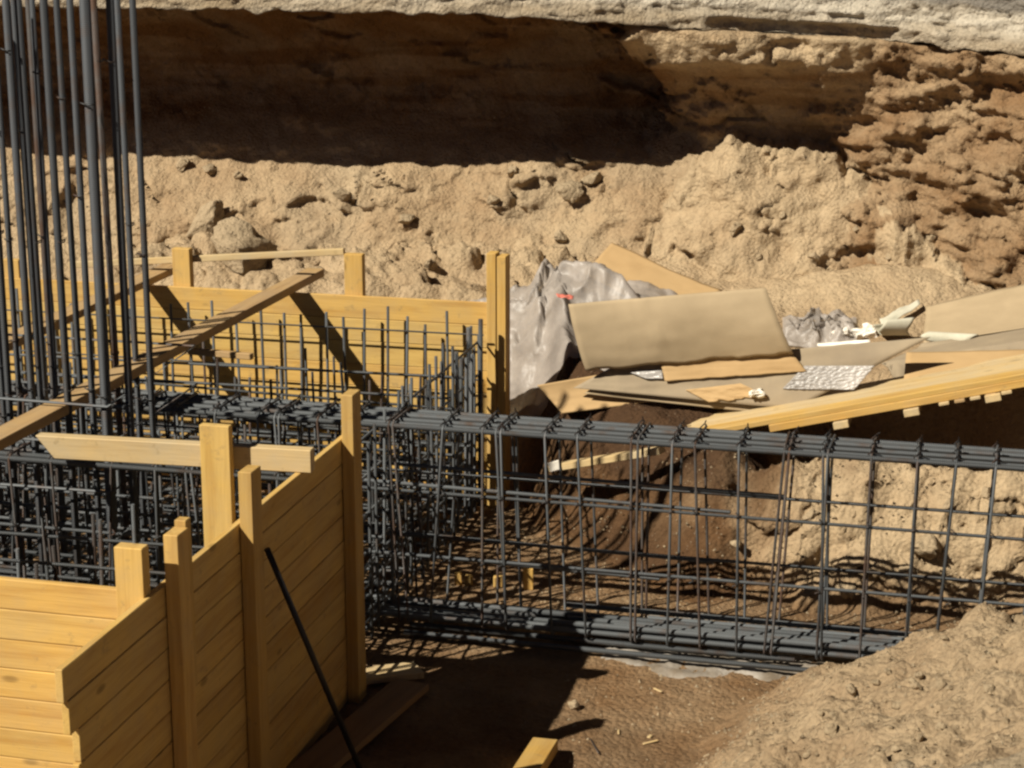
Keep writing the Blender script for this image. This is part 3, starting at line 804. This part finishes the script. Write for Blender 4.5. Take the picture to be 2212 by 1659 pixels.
bc = empty('beam_cage', (-0.5, 7.86, 0), 'long ribbed steel beam cage running out from the pad over white blinding', 'rebar cage')
beam_cage(bc, -5.6, 1.9, 7.72, 8.0, 1.0, 0.06, 0.172, (0.38, 0.69), 6, 6)
# starter lapped bars lying in the bottom of the beam
for k in range(6):
    bar('longitudinal_bar', (-1.6 + J(.3), 7.75 + 0.04 * k, 0.115 + J(.01)), (1.9, 7.77 + 0.037 * k, 0.12 + J(.015)), 0.0125, M_bar, bc, 10)
for k in range(4):
    bar('longitudinal_bar', (-2.4, 7.66 + J(.02) + .1 * k, 0.03 + 0.004 * k), (-0.9 + J(.5), 7.64 + .1 * k, 0.045), 0.012, M_bar, bc, 10)
# shorter lapped side bars near the pad
for z, x1 in ((0.70, -0.95), (0.37, -1.25)):
    bar('skin_bar', (-3.0, 7.735, z + 0.024), (x1, 7.735, z - 0.004), 0.0085, M_bar, bc, 8)
    bar('skin_bar', (-3.0, 7.985, z + 0.03), (x1 + 0.2, 7.985, z + 0.006), 0.0085, M_bar, bc, 8)

b2 = empty('beam_cage', (-4, 6.98, 0), 'shorter beam cage inside the pad just behind the pale crosspiece', 'rebar cage')
beam_cage(b2, -5.6, -2.56, 6.85, 7.12, 1.0, 0.08, 0.19, (0.4, 0.7), 5, 5)

# pad cage: mats and upright bars
pad = empty('pad_cage', (-4.3, 7.4, 0), 'dense grid of upright and crossing bars filling the timber-walled pad', 'rebar cage')
x = -6.1
while x < -2.5:                                     # row just inside the back shutter
    zt_ = 1.06 + J(.05)
    lean = J(.035)
    bar('vertical_bar', (x + lean + J(.01), 9.572 + J(.006), 0.04), (x, 9.565 + J(.01), zt_), 0.0078, M_bar, pad, 8)
    x += 0.122 + J(.03)
for z in (0.15, 0.35, 0.55, 0.74, 0.98):
    bar('horizontal_bar', (-6.1, 9.556 + J(.006), z + J(.01)), (-2.52, 9.556 + J(.006), z + J(.01)), 0.005 if z > .6 else .007, M_bar, pad, 6)
y = 5.25
while y < 9.6:                                      # row on the beam side
    bar('vertical_bar', (-2.53 + J(.015), y, 0.04), (-2.53 + J(.02), y + J(.02), (1.02 if y > 7.1 else 0.98) + J(.08)), 0.0078, M_bar, pad, 8)
    y += 0.115 + J(.02)
for z in (0.12, 0.27, 0.43, 0.6, 0.78, 0.95):
    bar('horizontal_bar', (-2.545, 5.25, z + J(.02)), (-2.545, 9.6, z + J(.02)), 0.007, M_bar, pad, 6)
for k in range(9):                                  # stouter bars bunched at the far corner
    xx = -2.58 + J(.08); yy_ = 9.30 + 0.03 * k
    bar('vertical_bar', (xx + J(.02), yy_, 0.04), (xx, yy_, random.uniform(.72, 1.08)), 0.013, M_bar, pad, 8)
for yr in (5.5, 5.85, 6.2, 6.5, 7.4, 8.35, 8.7, 9.05, 9.3):   # inner rows
    x = -5.6 + J(.1)
    while x < -2.65:
        bar('vertical_bar', (x + J(.02), yr + J(.02), 0.05), (x + J(.03), yr + J(.03), (0.86 if yr < 8 else 0.8) + J(.14)), 0.0075, M_bar if random.random() < .6 else M_bar_rusty, pad, 6)
        x += 0.18 + J(.05)
    for z in (0.2, 0.36, 0.5, 0.66, 0.8):
        bar('horizontal_bar', (-5.6, yr - .012, z + J(.05)), (-2.56, yr - .012, z + J(.05)), 0.0075, M_bar, pad, 6)
x = -5.6
while x < -2.55:                                    # bottom mat and middle mat
    for z in (0.06, 0.12, 0.36):
        bar('mat_bar', (x + J(.01), 5.25, z + J(.015)), (x + J(.01), 9.55, z + J(.015)), 0.0085, M_bar, pad, 6)
    x += 0.19
y = 5.3
while y < 9.6:
    for z in (0.08, 0.14, 0.44):
        bar('mat_bar', (-5.6, y + J(.01), z), (-2.53, y + J(.01), z), 0.0085, M_bar, pad, 6)
    y += 0.19

# leaning rod, its shade painted in as near-black
r0 = on_x(577, 1186, XS + 0.09); r1 = on_z(790, 1690, 0.03)
o = bar('steel_rod', r1, r0, 0.011, M_rod, None, 10)
tag(o, 'straight rod coloured near-black for shade, leaning on the shaded side shutter', 'steel rod')

# ------------------------------------------------------------------ timbers on the floor and the trench edge
def floor_board(name, a, b, h, t, mat, label, cat='plank', lift=0.0, group=None):
    a = Vector(a); b = Vector(b)
    o = board(name, a + Vector((0, 0, lift)), b + Vector((0, 0, lift)), h, t, mat, None, (b - a).cross(Vector((0, 0, 1))))
    return tag(o, label, cat, group)
floor_board('plank', on_z(640, 1690, 0.03), on_z(890, 1478, 0.03), 0.16, 0.03, M_old, 'old wide plank lying in the shade along the foot of the side shutter')
floor_board('plank', on_z(770, 1462, 0.035), on_z(905, 1447, 0.02), 0.13, 0.03, M_pine_pale, 'short pale board lying by the foot of the end post of the side shutter')
floor_board('plank', on_z(1120, 1700, 0.10), on_z(1178, 1608, 0.05), 0.10, 0.05, M_pine, 'stubby bright timber offcut on brown earth at the foot of the spoil heap', 'timber')
pa = gpt(1196, 1012, 0.03); pb = gpt(1424, 978, 0.03)
pa = on_y(1192, 1010, 9.22); pb = on_y(1430, 972, 9.02)
floor_board('plank', pa, pb, 0.07, 0.035, M_pine_pale, 'narrow plank with white tip lying along the trench edge behind the beam cage')
for k, (px, py, s, hh) in enumerate(((990, 1262, .035, .06), (1012, 1264, .04, .05), (1076, 1266, .045, .05), (1141, 1272, .05, .11))):
    g = on_z(px, py, 0.0)
    o = board('block', (g.x, g.y, 0.0), (g.x, g.y, hh), s, s * .8, M_pine, None, (1, 0.2, 0))
    tag(o, 'tiny pine block on the pit floor seen through the beam cage' if k < 3 else 'taller pine block at the end of the row on the pit floor', 'wood block', 'little pine blocks in a row on the floor' if k < 3 else None)

# propped shutter on the right
sh = empty('propped_shutter', (0.2, 9.2, 0.7), 'pine shutter propped at a slant over the dark hollow beside the trench', 'formwork')
A = on_y(1470, 946, 9.14); B = on_y(2760, 715, 9.14)
ax = (B - A).normalized()
up = Vector((0, 1, 0)).cross(ax) * -1
up = ax.cross(Vector((0, 1, 0)))
if up.z < 0: up = -up
for k in range(6):
    s0 = J(.05); off = Vector((0, 0.055 + 0.105 * k, -0.010 * k))
    board('board', A + ax * s0 + off + up * J(.003), B + off + up * J(.003), 0.101, 0.027, M_pine if k == 0 else M_pine_pale, sh, (0, 1, 0))
board('edge_board', A + ax * 0.45 + Vector((0, 0.012, 0)) - up * 0.034, B + Vector((0, 0.012, 0)) - up * 0.034, 0.024, 0.038, M_pine, sh, (0, 1, 0))
for px in (1810, 1968, 2150, 2300):
    t_ = (on_y(px, 880, 9.14) - A).dot(ax)
    c0 = A + ax * t_ - up * 0.072
    board('batten', c0 + Vector((0, -0.035, 0)), c0 + Vector((0, 0.72, -.06)), 0.075, 0.035, M_pine_pale, sh, ax)
# short offcuts on the panel's edge
for k, px in enumerate((2035, 2070, 2105, 2140, 2175)):
    t_ = (on_y(px, 850, 9.14) - A).dot(ax)
    c0 = A + ax * t_ - up * 0.062
    board('cleat', c0 + Vector((0, -0.012, 0)), c0 + Vector((0, 0.2, 0)), 0.05, 0.016, M_plank if k % 2 else M_pine_pale, sh, ax)

# ------------------------------------------------------------------ cardboard, film, scraps
def sheet(name, c, mat, thick=0.005, bow=0.0, bowv=0.0, amp=0.006, fr=3.0, n=36, crease=None, seed=1, rag=0.0, clear=0.0):
    """c = four world corners: top-left, top-right, bottom-right, bottom-left"""
    tl, tr, br, bl = [Vector(q) for q in c]
    nv = max(10, int(n * 0.6))
    u, v = np.meshgrid(np.linspace(0, 1, n), np.linspace(0, 1, nv), indexing='ij')
    # ragged torn edges
    vr = v + rag * v * fbm(u * 7, u * 0 + seed, 4, seed + 3) 
    def L(a, b, t): return np.array(a)[None, None, :] * (1 - t[..., None]) + np.array(b)[None, None, :] * t[..., None]
    Pm = L(tl, tr, u) * (1 - vr[..., None]) + L(bl, br, u) * vr[..., None]
    nrm = (tr - tl).cross(bl - tl).normalized()
    if nrm.z < 0: nrm = -nrm
    d = bow * 4 * u * (1 - u) + bowv * 4 * v * (1 - v) + amp * fbm(u * fr, v * fr * .7, 3, seed)
    if crease: 
        for cu, dep in crease: d = d + dep * np.exp(-((u - cu - 0.05 * v) / 0.012) ** 2)
    Pm = Pm + d[..., None] * np.array(nrm)
    Pm[..., 2] = np.maximum(Pm[..., 2], ground_base(Pm[..., 0], Pm[..., 1]) + 0.05 + clear)
    top = Pm.reshape(-1, 3); bot = top - np.array(nrm) * thick
    q = grid_quads(n, nv)
    off = len(top)
    idx = np.arange(n * nv).reshape(n, nv)
    ring = np.concatenate([idx[:, 0], idx[-1, 1:], idx[-2::-1, -1], idx[0, -2:0:-1]])
    rq = np.stack([ring, np.roll(ring, -1), np.roll(ring, -1) + off, ring + off], 1)
    me = mesh_np(name, np.concatenate([top, bot]), np.concatenate([q, q[:, ::-1] + off, rq]), mat)
    bm = bmesh.new(); bm.from_mesh(me); bmesh.ops.recalc_face_normals(bm, faces=bm.faces[:]); bm.to_mesh(me); bm.free()
    return link(name, me)

_a, _b, _c = on_z(1300, 800, .80), on_z(1238, 838, .70), on_z(1700, 882, .69)
_n = (_b - _a).cross(_c - _a).normalized()
if _n.z < 0: _n = -_n
def PL(px, py, off=0.0):
    d = ray(px, py); o_ = _a + _n * off
    return EYE + d * ((o_ - EYE).dot(_n) / d.dot(_n))
def P4(pts): return [PL(*q) for q in pts]
def G4(pts): return [gpt(x, y, l) for x, y, l in pts]

o = sheet('cardboard_sheet', G4([(1322, 524, .10), (1560, 632, .05), (1450, 690, .04), (1262, 590, .08)]), M_card_brown, seed=3)
tag(o, 'bright brown cardboard corner poking out behind the plastic film', 'cardboard')
o = sheet('cardboard_sheet', P4([(1330, 788, 0), (2010, 728, 0), (1715, 884, 0), (1238, 838, 0)]), M_card_grey, seed=5, amp=.008, clear=-9, thick=.006)
tag(o, 'broad grey-brown cardboard lying flat under the silvery film', 'cardboard')
o = sheet('cardboard_sheet', P4([(1330, 800, -.035), (1760, 800, -.035), (1690, 896, -.035), (1262, 850, -.02)]), M_card, bow=-.012, seed=6, amp=.004, clear=-9)
tag(o, 'narrow bent cardboard edge under the broad flat sheet', 'cardboard')
o = sheet('cardboard_sheet', P4([(1160, 832, -.03), (1400, 790, -.05), (1420, 866, -.06), (1213, 893, -.05)]), M_card_brown, bow=-.015, bowv=-.015, seed=7, clear=-9, amp=.004)
tag(o, 'curled cardboard flap with pointed corner at the trench edge', 'cardboard')
o = sheet('cardboard_sheet', G4([(2000, 662, .05), (2400, 570, .06), (2400, 690, .06), (1995, 742, .05)]), M_card, seed=8, amp=.012)
tag(o, 'pale cardboard sprinkled with sand sloping up against the bank', 'cardboard')
o = sheet('cardboard_sheet', [gpt(1990, 742, .06), gpt(2420, 690, .06), on_y(2420, 800, 9.62), on_y(1900, 862, 9.9)], M_card_grey, seed=9, amp=.01)
tag(o, 'shadow-streaked grey cardboard running down to the propped shutter', 'cardboard')
o = sheet('cardboard_sheet', [on_y(1958, 760, 9.85), on_y(2420, 752, 9.9), on_y(2420, 840, 9.42), on_y(1950, 842, 9.55)], M_card_brown, seed=10, amp=.006)
tag(o, 'square-cut brown cardboard piece leaning behind the propped shutter', 'cardboard')
o = sheet('cardboard_sheet', P4([(1424, 770, .035), (1705, 755, .04), (1742, 802, .02), (1436, 823, .02)]), M_card_brown, seed=11, rag=.05, clear=-9, amp=.004)
tag(o, 'torn brown strip showing below the big tilted cardboard', 'cardboard')
o = sheet('cardboard_sheet', P4([(1228, 657, .20), (1655, 622, .17), (1714, 764, .055), (1266, 801, .055)]), M_card, clear=-9, bow=.012, bowv=-.03, seed=12, amp=.006, crease=[(.37, -.012), (.25, .006)], rag=.03)
tag(o, 'big creased cardboard tilted on top of the heap', 'cardboard')

o = sheet('cardboard_sheet', P4([(1480, 842, .012), (1600, 828, .012), (1660, 856, .012), (1530, 868, .012)]), M_card_brown, seed=14, clear=-9, amp=.006, rag=.12)
tag(o, 'small torn cardboard scrap on the broad sheet below the tilted one', 'cardboard')
# plastic film heap
def heap(name, px0, px1, py0, py1, mat, h, seed, nu=90, nv=70, amp=0.05, front=0.0):
    u, v = np.meshgrid(np.linspace(0, 1, nu), np.linspace(0, 1, nv), indexing='ij')
    a, b, c_, d_ = gpt(px0, py0), gpt(px1, py0), gpt(px1, py1), gpt(px0, py1)
    def L(p, q, t): return np.array(p)[None, None, :] * (1 - t[..., None]) + np.array(q)[None, None, :] * t[..., None]
    Pm = L(a, b, u) * (1 - v[..., None]) + L(d_, c_, u) * v[..., None]
    g = ground_full(Pm[..., 0], Pm[..., 1])
    env = (np.sin(np.pi * np.clip(u, 0, 1)) ** .5) * (np.sin(np.pi * np.clip(v, 0, 1)) ** .5) * (1 - .85 * front * sm(.38, .52, u) * sm(.42, .6, v))
    rid = 1 - np.abs(fbm(u * 2.6, v * 2.2, 2, seed)) * 2.2 + .55 * cells(u * 3.4, v * 3, seed + 41, 1.6, .35) + .2 * cells(u * 8, v * 7, seed + 47, 1.6, .3)
    Pm[..., 2] = np.maximum(g, g * .5 + Pm[..., 2] * .5) + 0.01 + env * (h * (0.75 + .45 * fbm(u * 2, v * 2, 2, seed + 5)) + amp * rid + .008 * fbm(u * 12, v * 10, 2, seed + 9))
    Pm[..., 0] += env * .03 * fbm(u * 6, v * 6, 3, seed + 21); Pm[..., 1] += env * .05 * fbm(u * 6, v * 6, 3, seed + 27)
    return link(name, mesh_np(name, Pm.reshape(-1, 3), grid_quads(nu, nv), mat))
o = heap('plastic_film', 1010, 1500, 655, 880, M_film, 0.31, 11, amp=.06, front=1.0)
tag(o, 'heaped crumpled translucent plastic film beside the tall corner post', 'plastic film')
o = heap('plastic_film', 1690, 1850, 690, 750, M_film, 0.07, 15, 40, 30, .05)
tag(o, 'small crumple of clear film caught between cardboard and sand', 'plastic film')
o = sheet('plastic_film', P4([(1738, 790, .014), (1890, 790, .014), (1845, 842, .014), (1690, 840, .014)]), M_foil, .002, clear=-9, amp=.006, fr=16, n=60, seed=21)
tag(o, 'flat silvery film patch stuck on the broad grey-brown cardboard', 'plastic film')
o = sheet('plastic_film', P4([(1360, 804, .02), (1430, 800, .02), (1432, 818, .02), (1395, 818, .02)]), M_foil, .002, clear=-9, amp=.004, n=20, seed=23)
tag(o, 'sliver of white film under the lower edge of the big tilted cardboard', 'plastic film')
p = gpt(1218, 640, .33)
o = sheet('red_scrap', [p + Vector((-.05, .02, .01)), p + Vector((.05, .03, .0)), p + Vector((.055, -.02, -.01)), p + Vector((-.03, -.02, .0))], M_red, .002, n=12)
tag(o, 'little faded red scrap on the plastic film', 'scrap')

def crumple(name, px, py, sx, sy, sz, mat, seed, lift=0.02, rz=0.0):
    bm = bmesh.new(); bmesh.ops.create_icosphere(bm, subdivisions=3, radius=1)
    for v in bm.verts:
        n_ = float(fbm(np.array([v.co.x * 1.6 + seed]), np.array([v.co.y * 1.6 + v.co.z * 1.3]), 3, seed)[0])
        v.co *= 1 + .75 * n_
        v.co = Vector((v.co.x * sx, v.co.y * sy, v.co.z * sz))
    me = bpy.data.meshes.new(name); bm.to_mesh(me); bm.free(); me.materials.append(mat)
    o = link(name, me); o.location = gpt(px, py, lift); o.rotation_euler = (0, J(.2), rz)
    return o
tag(crumple('paper_scrap', 1820, 722, .05, .03, .03, M_paper, 31, .04), 'small white crumpled paper next to the clear film', 'paper')
tag(crumple('paper_scrap', 1872, 718, .06, .035, .035, M_paper, 32, .04), 'bright white crumpled paper in the middle of the scraps', 'paper')
_cr = crumple('paper_scrap', 1634, 850, .045, .03, .02, M_paper, 34, .06, .6); _cr.location = PL(1634, 850, .025)
tag(_cr, 'lone white scrap on the flat cardboard below the tilted one', 'paper')
def curl(name, px, py, r, L_, mat, rz, seed, lift=.04, arc=4.2):
    u, v = np.meshgrid(np.linspace(0, arc, 18), np.linspace(0, 1, 10), indexing='ij')
    rr = r * (1 + .25 * np.sin(u * 1.7 + seed) + .3 * v)
    P_ = np.stack([(v - .5) * L_ + .02 * np.sin(u * 2 + seed), rr * np.cos(u + seed), rr * np.sin(u + seed) + r], -1)
    me = mesh_np(name, P_.reshape(-1, 3), grid_quads(18, 10), mat)
    o = link(name, me); o.location = gpt(px, py, lift); o.rotation_euler = (0, 0, rz)
    md = o.modifiers.new('thick', 'SOLIDIFY'); md.thickness = .003
    return o
tag(curl('paper_roll', 1930, 722, .045, .17, M_greycard, .5, 2.2), 'torn curled grey wrapper with ragged mouth on the cardboard', 'paper')
tag(curl('paper_roll', 2050, 742, .025, .26, M_greycard, -.15, 1.0, .06, 3.0), 'flattened grey tube of paper lying right of the curled wrapper', 'paper')
o = sheet('paper_scrap', G4([(1900, 688, .05), (1984, 648, .06), (1988, 660, .05), (1905, 706, .05)]), M_greycard, .003, amp=.01, n=16, seed=41)
tag(o, 'long pale grey strip lying on the poured sand', 'paper')
o = sheet('paper_scrap', G4([(1765, 742, .06), (1878, 733, .06), (1880, 739, .055), (1766, 749, .055)]), M_paper, .003, amp=.004, n=16, seed=42)
tag(o, 'thin straight whitish strip in front of the white papers', 'paper')
p = on_y(1198, 1007, 9.16)
o = board('white_chip', p + Vector((-.03, 0, -.01)), p + Vector((.03, 0, .012)), .05, .012, M_paper); tag(o, 'bright white chip stuck at the tip of the narrow plank', 'scrap')

# ------------------------------------------------------------------ clods and stones
def clod_mesh(seed):
    bm = bmesh.new(); bmesh.ops.create_icosphere(bm, subdivisions=3, radius=1)
    bmesh.ops.subdivide_edges(bm, edges=bm.edges[:], cuts=1, use_grid_fill=True)
    for v in bm.verts:
        c = v.co.normalized(); v.co = c.copy()
        a = float(fbm(np.array([c.x * 1.1 + seed * 3.3 + c.z]), np.array([c.y * 1.1 + c.z * .7]), 4, seed)[0])
        v.co *= 1 + .40 * a
        for k in range(11):
            nn = Vector((math.sin(seed * 7 + k * 2.1), math.cos(seed * 3 + k * 1.3), math.sin(seed + k * 4.4))).normalized()
            dd = v.co.dot(nn) - (.52 + .3 * ((k * 37 + seed * 11) % 10) / 10)
            if dd > 0: v.co -= nn * dd * .85
    for v in bm.verts:
        c = v.co
        v.co += c.normalized() * .07 * float(fbm(np.array([c.x * 5 + c.z * 3 + seed]), np.array([c.y * 5 - c.z * 4]), 3, seed + 9)[0])
    me = bpy.data.meshes.new('clod'); bm.to_mesh(me); bm.free()
    for p in me.polygons: p.use_smooth = True
    ca = me.color_attributes.new('soil', 'FLOAT_COLOR', 'POINT')
    ca.data.foreach_set('color', np.tile(np.array([.15, .25, 0, 1], np.float32), len(me.vertices)))
    me.materials.append(M_clod)
    return me
CL = [clod_mesh(s) for s in range(1, 8)]
def clod(px, py, r, label, group, flat=.75, pt=None, sink=.25):
    p = pt or march(px, py)
    o = link('earth_clod', random.choice(CL))
    o.location = p + Vector((0, -r * .15, r * (flat - sink)))
    o.scale = (r * random.uniform(.85, 1.3), r * random.uniform(.8, 1.1), r * flat)
    o.rotation_euler = (J(.5), J(.5), random.uniform(0, 6.28))
    return tag(o, label, 'clod', group)
for px, py, r, lb in ((530, 560, .27, 'largest grey boulder of hard earth half buried behind the back shutter'),
                      (1235, 425, .12, 'angular grey lump with a deep shadow below the cavity'),
                      (450, 490, .15, 'rounded grey earth lump upslope of the largest boulder'),
                      (455, 372, .06, 'round lump just under the shadow line near the column bars')):
    clod(px, py, r * .85, lb, None, .7, sink=.3)
for px, py, r in ((395, 360, .05), (515, 385, .045), (745, 430, .06), (1065, 440, .05), (1110, 378, .05), (1280, 395, .06), (880, 480, .05), (1210, 520, .06), (930, 580, .06)):
    clod(px, py, r, 'small earth clod on the sunlit far bank', 'clods on the far bank')
for px, py, r in ((1590, 500, .05), (1690, 470, .03), (1760, 560, .035), (1850, 500, .03), (1920, 560, .03), (2010, 520, .035), (1640, 560, .03)):
    clod(px, py, r, 'clod bedded in the pale sand fan below the brown wall', 'clods in the sand fan')
for px, py, r in ((2000, 1195, .09), (1960, 1240, .05), (1830, 1285, .07), (2050, 1100, .04), (2130, 1070, .035), (1750, 1120, .035), (1590, 1180, .03)):
    clod(px, py, r, 'earth lump on the trench bank behind the beam cage', 'lumps on the trench bank')
for k in range(60):
    px = random.uniform(1350, 2205); py = random.uniform(1345, 1650)
    p = march(px, py)
    if p.y > 7.5 or p.z < .03 or k % 4: continue
    clod(px, py, random.uniform(.007, .02), 'pebble-sized clod on the spoil heap', 'clods on the spoil heap', .8, p)
for k in range(14):
    px = random.gauss(1990, 110); py = random.gauss(1500, 38)
    clod(px, py, random.uniform(.01, .03), 'crumb of earth in the rough patch on the spoil heap', 'crumbs on the spoil heap', .8)
clod(1240, 1530, .03, 'single pale pebble at the shadow edge on the pit floor', None, .8)

# fine grit scattered over heap, floor and bank: too many to count
def grit(name, pts, rmin, rmax, mat):
    base = np.array([(1, 0, 0), (-1, 0, 0), (0, 1, 0), (0, -1, 0), (0, 0, 1), (0, 0, -1)], float)
    fcs = np.array([(0, 2, 4), (2, 1, 4), (1, 3, 4), (3, 0, 4), (2, 0, 5), (1, 2, 5), (3, 1, 5), (0, 3, 5)])
    n = len(pts)
    r = rng.uniform(rmin, rmax, n) ** 1.0
    sc = rng.uniform(.6, 1.3, (n, 6, 1)) * r[:, None, None]
    an = rng.uniform(0, 6.28, n); ca, sa = np.cos(an), np.sin(an)
    b = base[None] * sc
    b2_ = b.copy(); b2_[..., 0] = b[..., 0] * ca[:, None] - b[..., 1] * sa[:, None]; b2_[..., 1] = b[..., 0] * sa[:, None] + b[..., 1] * ca[:, None]
    v = (b2_ + pts[:, None, :]).reshape(-1, 3)
    f = (fcs[None] + (np.arange(n) * 6)[:, None, None]).reshape(-1, 3)
    br = np.repeat(rng.uniform(.05, .5, n), 6)
    cols = np.stack([br, np.repeat(rng.uniform(0, .7, n), 6), br * 0], 1)
    o = link(name, mesh_np(name, v, f, mat, False, cols))
    return o
n = 6000
gx = rng.uniform(-1.6, 1.2, n); gy = rng.uniform(4.9, 7.6, n); gz = ground_full(gx, gy)
k = (gz > .05) | (rng.random(n) < .12)
o = grit('loose_grit', np.stack([gx, gy, gz], 1)[k], .003, .010, M_clod); tag(o, 'loose grit and crumbs of earth strewn over the spoil heap', 'grit', None, 'stuff')
n = 1800
gx = rng.uniform(-2.4, 1.0, n); gy = rng.uniform(8.1, 9.3, n); gz = ground_full(gx, gy)
o = grit('loose_grit', np.stack([gx, gy, gz], 1), .003, .009, M_clod); tag(o, 'loose grit strewn over the trench bank behind the beam cage', 'grit', None, 'stuff')
n = 2500
gx = rng.uniform(-6.5, -2.0, n); gz = rng.uniform(.7, 1.9, n); gy = bank_full(gx, gz)
o = grit('loose_grit', np.stack([gx, gy + .004, gz], 1), .004, .010, M_clod); tag(o, 'loose grit lying on the sunlit far bank', 'grit', None, 'stuff')

# splinters and wire offcuts dropped on the pit floor
for k in range(6):
    px = random.uniform(1130, 1500); py = random.uniform(1490, 1640)
    g = march(px, py)
    a_ = random.uniform(0, 3.14); L_ = random.uniform(.025, .08)
    d_ = Vector((math.cos(a_), math.sin(a_), J(.1))) * L_
    if k % 3:
        o = board('wood_splinter', g + Vector((0, 0, .006)) - d_ / 2, g + Vector((0, 0, .006)) + d_ / 2, random.uniform(.008, .018), .006, M_pine_pale, None, d_.cross(Vector((0, 0, 1))))
        tag(o, 'small pale wood splinter dropped on the brown pit floor', 'splinter', 'splinters on the pit floor')
    else:
        o = bar('wire_offcut', g + Vector((0, 0, .006)) - d_, g + Vector((0, 0, .006)) + d_, .003, M_wire, None, 6)
        tag(o, 'dark offcut of tie wire on the brown pit floor', 'wire', 'wire offcuts on the pit floor')
